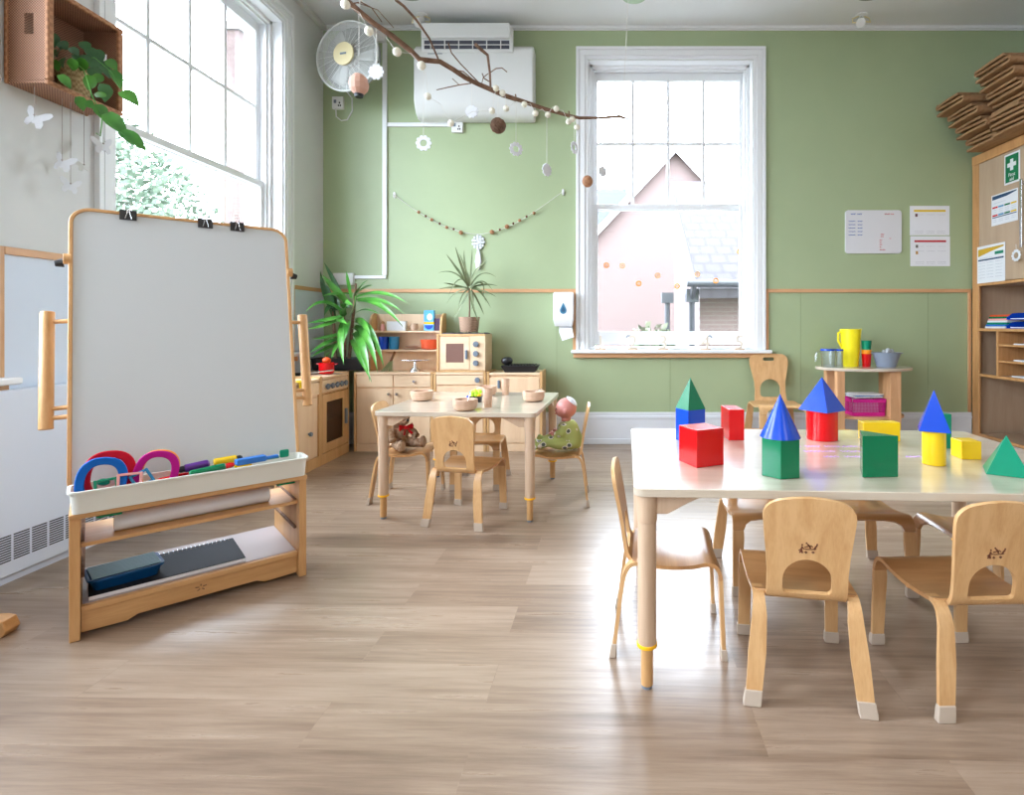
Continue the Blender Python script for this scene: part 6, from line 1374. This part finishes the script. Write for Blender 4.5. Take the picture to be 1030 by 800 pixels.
# ================================================================ WICKER SHELF BASKET AND TRAILING PLANT ON THE LEFT WALL
bx0, bx1, by0, by1, bz0, bz1 = XL + 0.001, XL + 0.190, 2.345, 2.705, 2.160, 2.585
t = thing('wicker_wall_basket', (bx0, by0, bz0), 0, 'brown wicker basket mounted sideways on the left wall as a shelf', 'basket')
W3, L3, H3 = bx1 - bx0, by1 - by0, bz1 - bz0; th = 0.012
s = MB(); s.box((0.0, 0.0, 0), (W3 - 0.012, L3, th)).box((0.0, 0.0, H3 - th), (W3 - 0.012, L3, H3)).box((0, 0, th + 0.0003), (0.008, L3, H3 - th - 0.0003)); s.build('woven_shell', M['wicker'], t, bevel=0.003)
s = MB(); 
for y_ in (0.0, L3 - th):   # end panels with a hand hole
    s = MB(); ya, yb_ = y_, y_ + th
    s.box((0.009, ya, th + 0.0005), (0.085, yb_, H3 - th - 0.0005)); s.box((0.125, ya, th + 0.0005), (W3 - 0.013, yb_, H3 - th - 0.0005)); s.box((0.0852, ya, th + 0.0005), (0.1248, yb_, 0.215)); s.box((0.0852, ya, 0.305), (0.1248, yb_, H3 - th - 0.0005))
    s.build('end_panel', M['wicker'], t)
s = MB()
for q in (((W3 - 0.0118, -0.006, -0.006), (W3 + 0.006, L3 + 0.006, 0.016)), ((W3 - 0.0118, -0.006, H3 - 0.016), (W3 + 0.006, L3 + 0.006, H3 + 0.006)), ((W3 - 0.0118, -0.006, 0.0165), (W3 + 0.006, 0.022, H3 - 0.0165)), ((W3 - 0.0118, L3 - 0.022, 0.0165), (W3 + 0.006, L3 + 0.006, H3 - 0.0165))): s.box(*q)
for y_ in (-0.008, L3 - 0.004): s.box((0.002, y_, -0.004), (0.018, y_ + 0.012, H3 + 0.004))
s.build('bound_rim', M['wickerframe'], t, bevel=0.006)
pt = thing('trailing_plant', (XL + 0.105, 2.545, bz0 + 0.0125), 0, 'trailing heart-leaved plant in a straw pot inside the wicker basket', 'potted plant')
MB().lathe([(0.048, 0), (0.055, 0.01), (0.068, 0.14), (0.063, 0.14), (0.052, 0.012)], seg=30).build('pot', M['rattan'], pt)
MB().lathe([(0.001, 0.128), (0.062, 0.128), (0.062, 0.134), (0.001, 0.136)], seg=20).build('soil', M['soil'], pt)
def heart(b, base, tip, w, nrm):
    base, tip = Vector(base), Vector(tip); d = tip - base; L_ = d.length; d.normalize(); side = d.cross(Vector(nrm)).normalized(); up = side.cross(d)
    pr = [(0.0, 0.06), (0.10, 0.62), (0.25, 0.92), (0.42, 0.96), (0.60, 0.78), (0.78, 0.48), (0.92, 0.18), (1.0, 0.0)]
    l, c_, r = [], [], []
    for s_, q in pr:
        p = base + d * L_ * s_ - up * (0.25 * L_ * s_ * s_); back = -0.06 * L_ if s_ == 0.10 else 0
        l.append(b.v(p - side * w * q / 2 + up * w * q * 0.14 + d * back)); c_.append(b.v(p)); r.append(b.v(p + side * w * q / 2 + up * w * q * 0.14 + d * back))
    for i in range(len(pr) - 1): b.bm.faces.new((l[i], l[i + 1], c_[i + 1], c_[i])); b.bm.faces.new((c_[i], c_[i + 1], r[i + 1], r[i]))
rnd = random.Random(17)
def PL(px, py, Y): return rel(pt, P(px, py, Y))
HL = [((52, 33), (57, 48), 2.42, .05), ((56, 50), (50, 58), 2.40, .05), ((60, 42), (68, 50), 2.43, .05), ((62, 50), (54, 55), 2.42, .05), ((70, 48), (80, 56), 2.45, .05), ((66, 58), (60, 66), 2.42, .05), ((74, 55), (84, 66), 2.46, .055), ((82, 42), (90, 52), 2.50, .055),
      ((84, 55), (90, 66), 2.48, .055), ((88, 48), (97, 60), 2.50, .06), ((90, 58), (98, 72), 2.52, .06), ((95, 50), (104, 62), 2.55, .06), ((98, 62), (110, 72), 2.56, .06), ((92, 68), (100, 80), 2.50, .06), ((102, 66), (112, 78), 2.56, .055),
      ((104, 84), (108, 103), 2.48, .062), ((112, 70), (124, 88), 2.56, .062), ((122, 92), (140, 104), 2.52, .075), ((60, 75), (72, 88), 2.38, .045), ((80, 97), (84, 112), 2.38, .045), ((86, 103), (96, 108), 2.38, .045), ((97, 105), (106, 120), 2.40, .06), ((106, 114), (128, 134), 2.42, .075), ((122, 132), (147, 148), 2.44, .07), ((86, 60), (78, 72), 2.46, .05), ((100, 74), (94, 86), 2.5, .05), ((76, 60), (70, 72), 2.42, .045), ((68, 62), (76, 70), 2.42, .045), ((108, 60), (118, 70), 2.58, .05), ((54, 60), (58, 72), 2.40, .04), ((92, 76), (88, 92), 2.46, .05), ((102, 92), (98, 100), 2.46, .045)]
for k, (a, c_, Y, w_) in enumerate(HL):
    b = MB(); nr = Vector((rnd.uniform(0.2, 0.9), rnd.uniform(-0.9, -0.3), rnd.uniform(0.1, 0.8))).normalized()
    heart(b, PL(*a, Y), PL(*c_, Y + 0.02), w_, nr); b.build('leaf', M['leafdark'] if k < 16 else M['leaf'], pt, recalc=False)
for v_ in ([(74, 62, 2.50), (84, 70, 2.45), (92, 95, 2.40), (103, 118, 2.41), (110, 125, 2.41), (125, 136, 2.43)], [(76, 60, 2.52), (95, 58, 2.5), (112, 72, 2.54), (124, 92, 2.53), (132, 90, 2.52)], [(103, 118, 2.41), (102, 128, 2.40), (101, 137, 2.40), (97, 134, 2.40)]): MB().tube([PL(*q) for q in v_], 0.0022, 6).build('vine', M['leaf'], pt)

# butterflies on threads under the basket
def outline_butterfly(s):
    half = [(0.0, 0.30), (0.10, 0.38), (0.40, 0.78), (0.72, 0.95), (0.86, 0.80), (0.74, 0.40), (0.46, 0.10), (0.60, -0.18), (0.56, -0.52), (0.32, -0.62), (0.10, -0.28), (0.0, -0.40)]
    return [(x * s, y * s) for x, y in half] + [(-x * s, y * s) for x, y in half[::-1][1:-1]]
for px, py, pt_, Y, yaw, roll, s_, lab in ((34.5, 120, 92, 2.369, 18, -22, .055, 'white paper butterfly nearest the left edge, hanging highest under the wicker basket'), (62.5, 165, 100, 2.49, 12, -20, .052, 'white paper butterfly second from the left under the wicker basket'), (71, 188, 106, 2.533, 62, -8, .046, 'lowest white paper butterfly under the wicker basket'), (84.5, 168, 112, 2.60, 58, 10, .034, 'small faint grey paper butterfly under the wicker basket'), (104, 148, 118, 2.69, 66, 6, .052, 'white paper butterfly under the right end of the wicker basket')):
    v = P(px, py, Y); t = thing('paper_butterfly', v, 0, lab, 'butterfly', 'paper butterflies under the wicker basket')
    o = MB().prism(outline_butterfly(s_), -0.0012, 0.0012, lambda u, v_, w: (u, w + abs(u) * 0.25, v_)).build('wings', M['felt'] if s_ > .04 else M['ac_white'], t, smooth=False, rot=(0, R(-roll), R(yaw)))
    MB().tube([(0, 0, s_ * 0.2), (0, 0, (bz0 - 0.0062) - v.z)], 0.0014, 5).ball((0, 0, s_ * 0.35), 0.004, 8).build('thread', M['brownstring'], t)

# ================================================================ HANGING BRANCH WITH DECORATIONS
def BY(px): return 2.30 + (px - 345) / 290 * 0.95         # depth of the branch at each point
BR = [(338, -16), (348, 0), (362, 12), (375, 23), (394, 36), (412.5, 50.6), (422, 60), (442.5, 62), (456, 70), (468.5, 78.5), (481, 84.6), (493, 89.7), (507, 96), (525.6, 102), (546, 109), (570.5, 116), (582.7, 118.6), (603, 118.6), (623.5, 117.2), (632.7, 120)]
bo = P(493, 90, BY(493)); br = thing('hanging_branch', bo, 0, 'thin bare brown branch hanging from the ceiling across the upper middle', 'branch')
PB = lambda px, py, dy=0.0: P(px, py, BY(px) + dy) - bo
MB().tube([PB(*q) for q in BR], [0.013, 0.013, 0.012, 0.012, 0.013, 0.013, 0.014, 0.012, 0.012, 0.012, 0.012, 0.013, 0.013, 0.012, 0.011, 0.010, 0.009, 0.007, 0.010, 0.004], 8).build('main_stem', M['bark'], br)
for q, r_ in (([(398, 0, -.2), (406, 6, -.18), (418.5, 19.5, -.12), (432, 39, -.05), (441, 60, 0)], .006), ([(451, 43.5, -.1), (454, 53, -.08), (463.5, 64.5, -.05), (481.5, 83, 0)], .0035), ([(478.5, 45, -.2), (484, 50, -.16), (490.5, 55.5, -.12), (492.6, 72, -.06), (493.5, 89, 0)], .008), ([(493, 73, -.06), (499, 69, -.1), (505, 68.4, -.12), (510, 72.5, -.13)], .003), ([(492, 82, -.02), (487, 79, -.05), (485, 74, -.07)], .003),
              ([(476, 83.5, 0), (462, 85.5, .08), (450, 88, .12), (439, 90.5, .15)], .003), ([(462, 85.5, .08), (455, 79, .1)], .002), ([(484, 86.5, 0), (486, 78, .03), (491, 74, .05)], .0022), ([(519.5, 100.5, 0), (518.5, 95, -.02)], .004), ([(573, 116, 0), (572, 112, -.02)], .004), ([(457, 70.5, 0), (466, 72, -.03), (478, 82, -.02)], .003),
              ([(352, 4, 0), (363, 2, .05), (374, 8, .10), (384, 22, .15)], .003), ([(360, 3, .05), (380, 10, .15), (396, 28, .22)], .002)):
    MB().tube([PB(*p) for p in q], [r_, r_, r_ * .9, r_ * .8, r_ * .7][:len(q)] if len(q) <= 5 else r_, 6).build('twig', M['bark'], br)
for px, py, topx in ((626, 117, 651), (362, 12, 352)):
    a = PB(px, py); v = P(topx, -60, BY(px) + 0.1); sc_ = (ZC - EYE) / (v.z - EYE); top = Vector((a.x + bo.x + (0.08 if px > 500 else -0.03), a.y + bo.y + 0.02, ZC)) - bo
    MB().tube([a, top], 0.0016, 5).build('cord', M['string'], br)
balls = [(158, 15), (237, 104), (331, 174), (413, 220), (435, 323), (512, 413), (650, 372), (697, 364), (663, 296), (685, 312), (758, 350), (795, 380), (837, 385), (865, 365), (906, 408), (919, 400), (935, 427)]
gl = thing('ball_garland', bo, 0, 'string of small cream cotton balls wound along the hanging branch', 'garland')
bp_ = []
for x, y in balls:
    px, py = 300 + x / 3.333, y / 3.333; p = PB(px, py, -0.035); bp_.append((px, p)); MB().ball(p, 0.0165 if x > 430 else 0.020, 14).build('cotton_ball', M['ballcream'], gl)
bp_.sort(key=lambda q: q[0]); strp = []
for (pa, a), (pb_, c_) in zip(bp_, bp_[1:]): strp += [a, (a + c_) / 2 + Vector((0, 0.02, 0.035))]
strp.append(bp_[-1][1]); MB().tube(strp, 0.0014, 5).build('string', M['string'], gl)
def stem_z(px):
    for (x0, y0), (x1, y1) in zip(BR, BR[1:]):
        if x0 <= px <= x1: return y0 + (y1 - y0) * (px - x0) / (x1 - x0)
    return 100
def hang(name, label, px, py, cat, maker, yaw=0.0):
    Y = BY(px); v = P(px, py, Y); t = thing(name, v, yaw, label, cat); maker(t); top = P(px, stem_z(px), Y).z - v.z
    MB().tube([(0, 0, t.get('hook', 0.02)), (0, 0, top - 0.006)], 0.0012, 5).build('thread', M['string'], t); 
    if 'hook' in t: del t['hook']
    return t
def fl(r, hole, n=10):
    def mk(t): flower(MB(), r, hole, n, 0.006).build('flower', M['felt'], t); t['hook'] = r * 0.9
    return mk
hang('felt_flower', 'solid white scalloped flower hanging from the branch in front of the corner fan', 378.5, 72.5, 'decoration', fl(0.036, 0.03))
hang('felt_flower', 'white ring flower hanging below the left side of the air conditioner', 426, 144, 'decoration', fl(0.038, 0.45))
hang('felt_flower', 'solid white scalloped flower hanging in front of the air conditioner base', 474.5, 112.5, 'decoration', fl(0.034, 0.03))
hang('felt_flower', 'white ring flower hanging right of the brown wicker ball', 519, 150, 'decoration', fl(0.038, 0.45), R(30))
hang('felt_flower', 'solid white flower turned sideways, lowest on the branch', 550, 171, 'decoration', fl(0.036, 0.03), R(52))
hang('felt_flower', 'white ring flower turned edge-on beside the window frame', 577.6, 148.5, 'decoration', fl(0.036, 0.45), R(62))
hang('felt_flower', 'greyish flower hanging before the left edge of the window', 606, 172.5, 'decoration', fl(0.032, 0.03), R(35))
def wb(t):
    b = MB()
    rr_ = random.Random(2)
    for k in range(16):
        ax = Vector((rr_.gauss(0, 1), rr_.gauss(0, 1), rr_.gauss(0, 1))).normalized(); u = ax.orthogonal().normalized(); w = ax.cross(u)
        b.tube([(u * math.cos(a) + w * math.sin(a)) * 0.038 for a in [2 * math.pi * j / 20 for j in range(21)]], 0.0035, 5)
    b.ball((0, 0, 0), 0.030, 14); b.build('woven_ball', M['bark'], t); t['hook'] = 0.036
hang('wicker_ball', 'dark brown woven ball hanging just below the air conditioner', 501, 126.5, 'decoration', wb)
def nb(t): MB().ball((0, 0, 0), (0.031, 0.031, 0.034), 18).build('ball', M['wickerframe'], t); t['hook'] = 0.033
hang('wooden_ball', 'brown ball hanging before the left window frame', 591, 182.5, 'decoration', nb)
def hb_(t):
    MB().ball((0, 0, 0), (0.042, 0.042, 0.048), 12).build('balloon', mat('peach_paper', (0.62, 0.36, 0.27), 0.7), t, smooth=False); MB().lathe([(0.016, -0.056), (0.020, -0.044), (0.001, -0.044)]).build('cup', M['black'], t); t['hook'] = 0.046
hang('balloon_ornament', 'peach faceted ball ornament with black base hanging in front of the corner fan', 361, 85, 'decoration', hb_)

# ================================================================ CEILING FITTINGS
for px, lab in ((410, 'round grey-green ceiling light above the air conditioner'), (877, 'round grey-green ceiling light above the right part of the green wall')):
    Y = 4.44; t = thing('ceiling_light', ((px - CX) * Y / F, Y, ZC), 0, lab, 'ceiling light')
    MB().lathe([(0.145, 0), (0.140, -0.02), (0.12, -0.045), (0.05, -0.058), (0.001, -0.06)]).build('bowl_shade', mat('grey_green_glass', (0.30, 0.34, 0.27), 0.25), t); MB().lathe([(0.155, 0), (0.155, -0.012), (0.14, -0.012)]).build('rim', M['white'], t)
    MB().ball((0.0, 0, -0.066), 0.007, 10).build('finial', M['black'], t)
for px, lab in ((424.5, 'small white ceiling spotlight above the air conditioner'), (866.5, 'small white ceiling spotlight above the green wall')):
    Y = 4.84; t = thing('ceiling_spotlight', ((px - CX) * Y / F, Y, ZC), 0, lab, 'spotlight')
    MB().lathe([(0.05, 0), (0.05, -0.010), (0.02, -0.014), (0.001, -0.014)]).build('base', M['white'], t)
    MB().cyl((0, 0, -0.014), (-0.01, -0.01, -0.05), 0.012).build('stem', M['white'], t); MB().cyl((-0.03, -0.05, -0.10), (0.005, 0.01, -0.04), 0.040, 0.026).build('head', M['white'], t, bevel=0.003)
    MB().tube([(0.02, 0, -0.01), (0.07, 0, -0.03), (0.075, -0.01, -0.07), (0.03, -0.01, -0.065)], 0.006, 6).tube([(-0.02, 0, -0.01), (-0.08, 0, -0.035), (-0.085, -0.01, -0.075), (-0.045, -0.02, -0.08)], 0.006, 6).build('flex', M['cream'], t)
t = thing('ceiling_light', (P(638, 0, 4.48).x, 4.48, ZC), 0, 'small greenish glass ceiling light above the back window', 'ceiling light')
MB().lathe([(0.11, 0), (0.115, -0.03), (0.105, -0.055), (0.001, -0.06)]).build('glass_shade', mat('pale_green_glass', (0.42, 0.55, 0.38), 0.2), t)
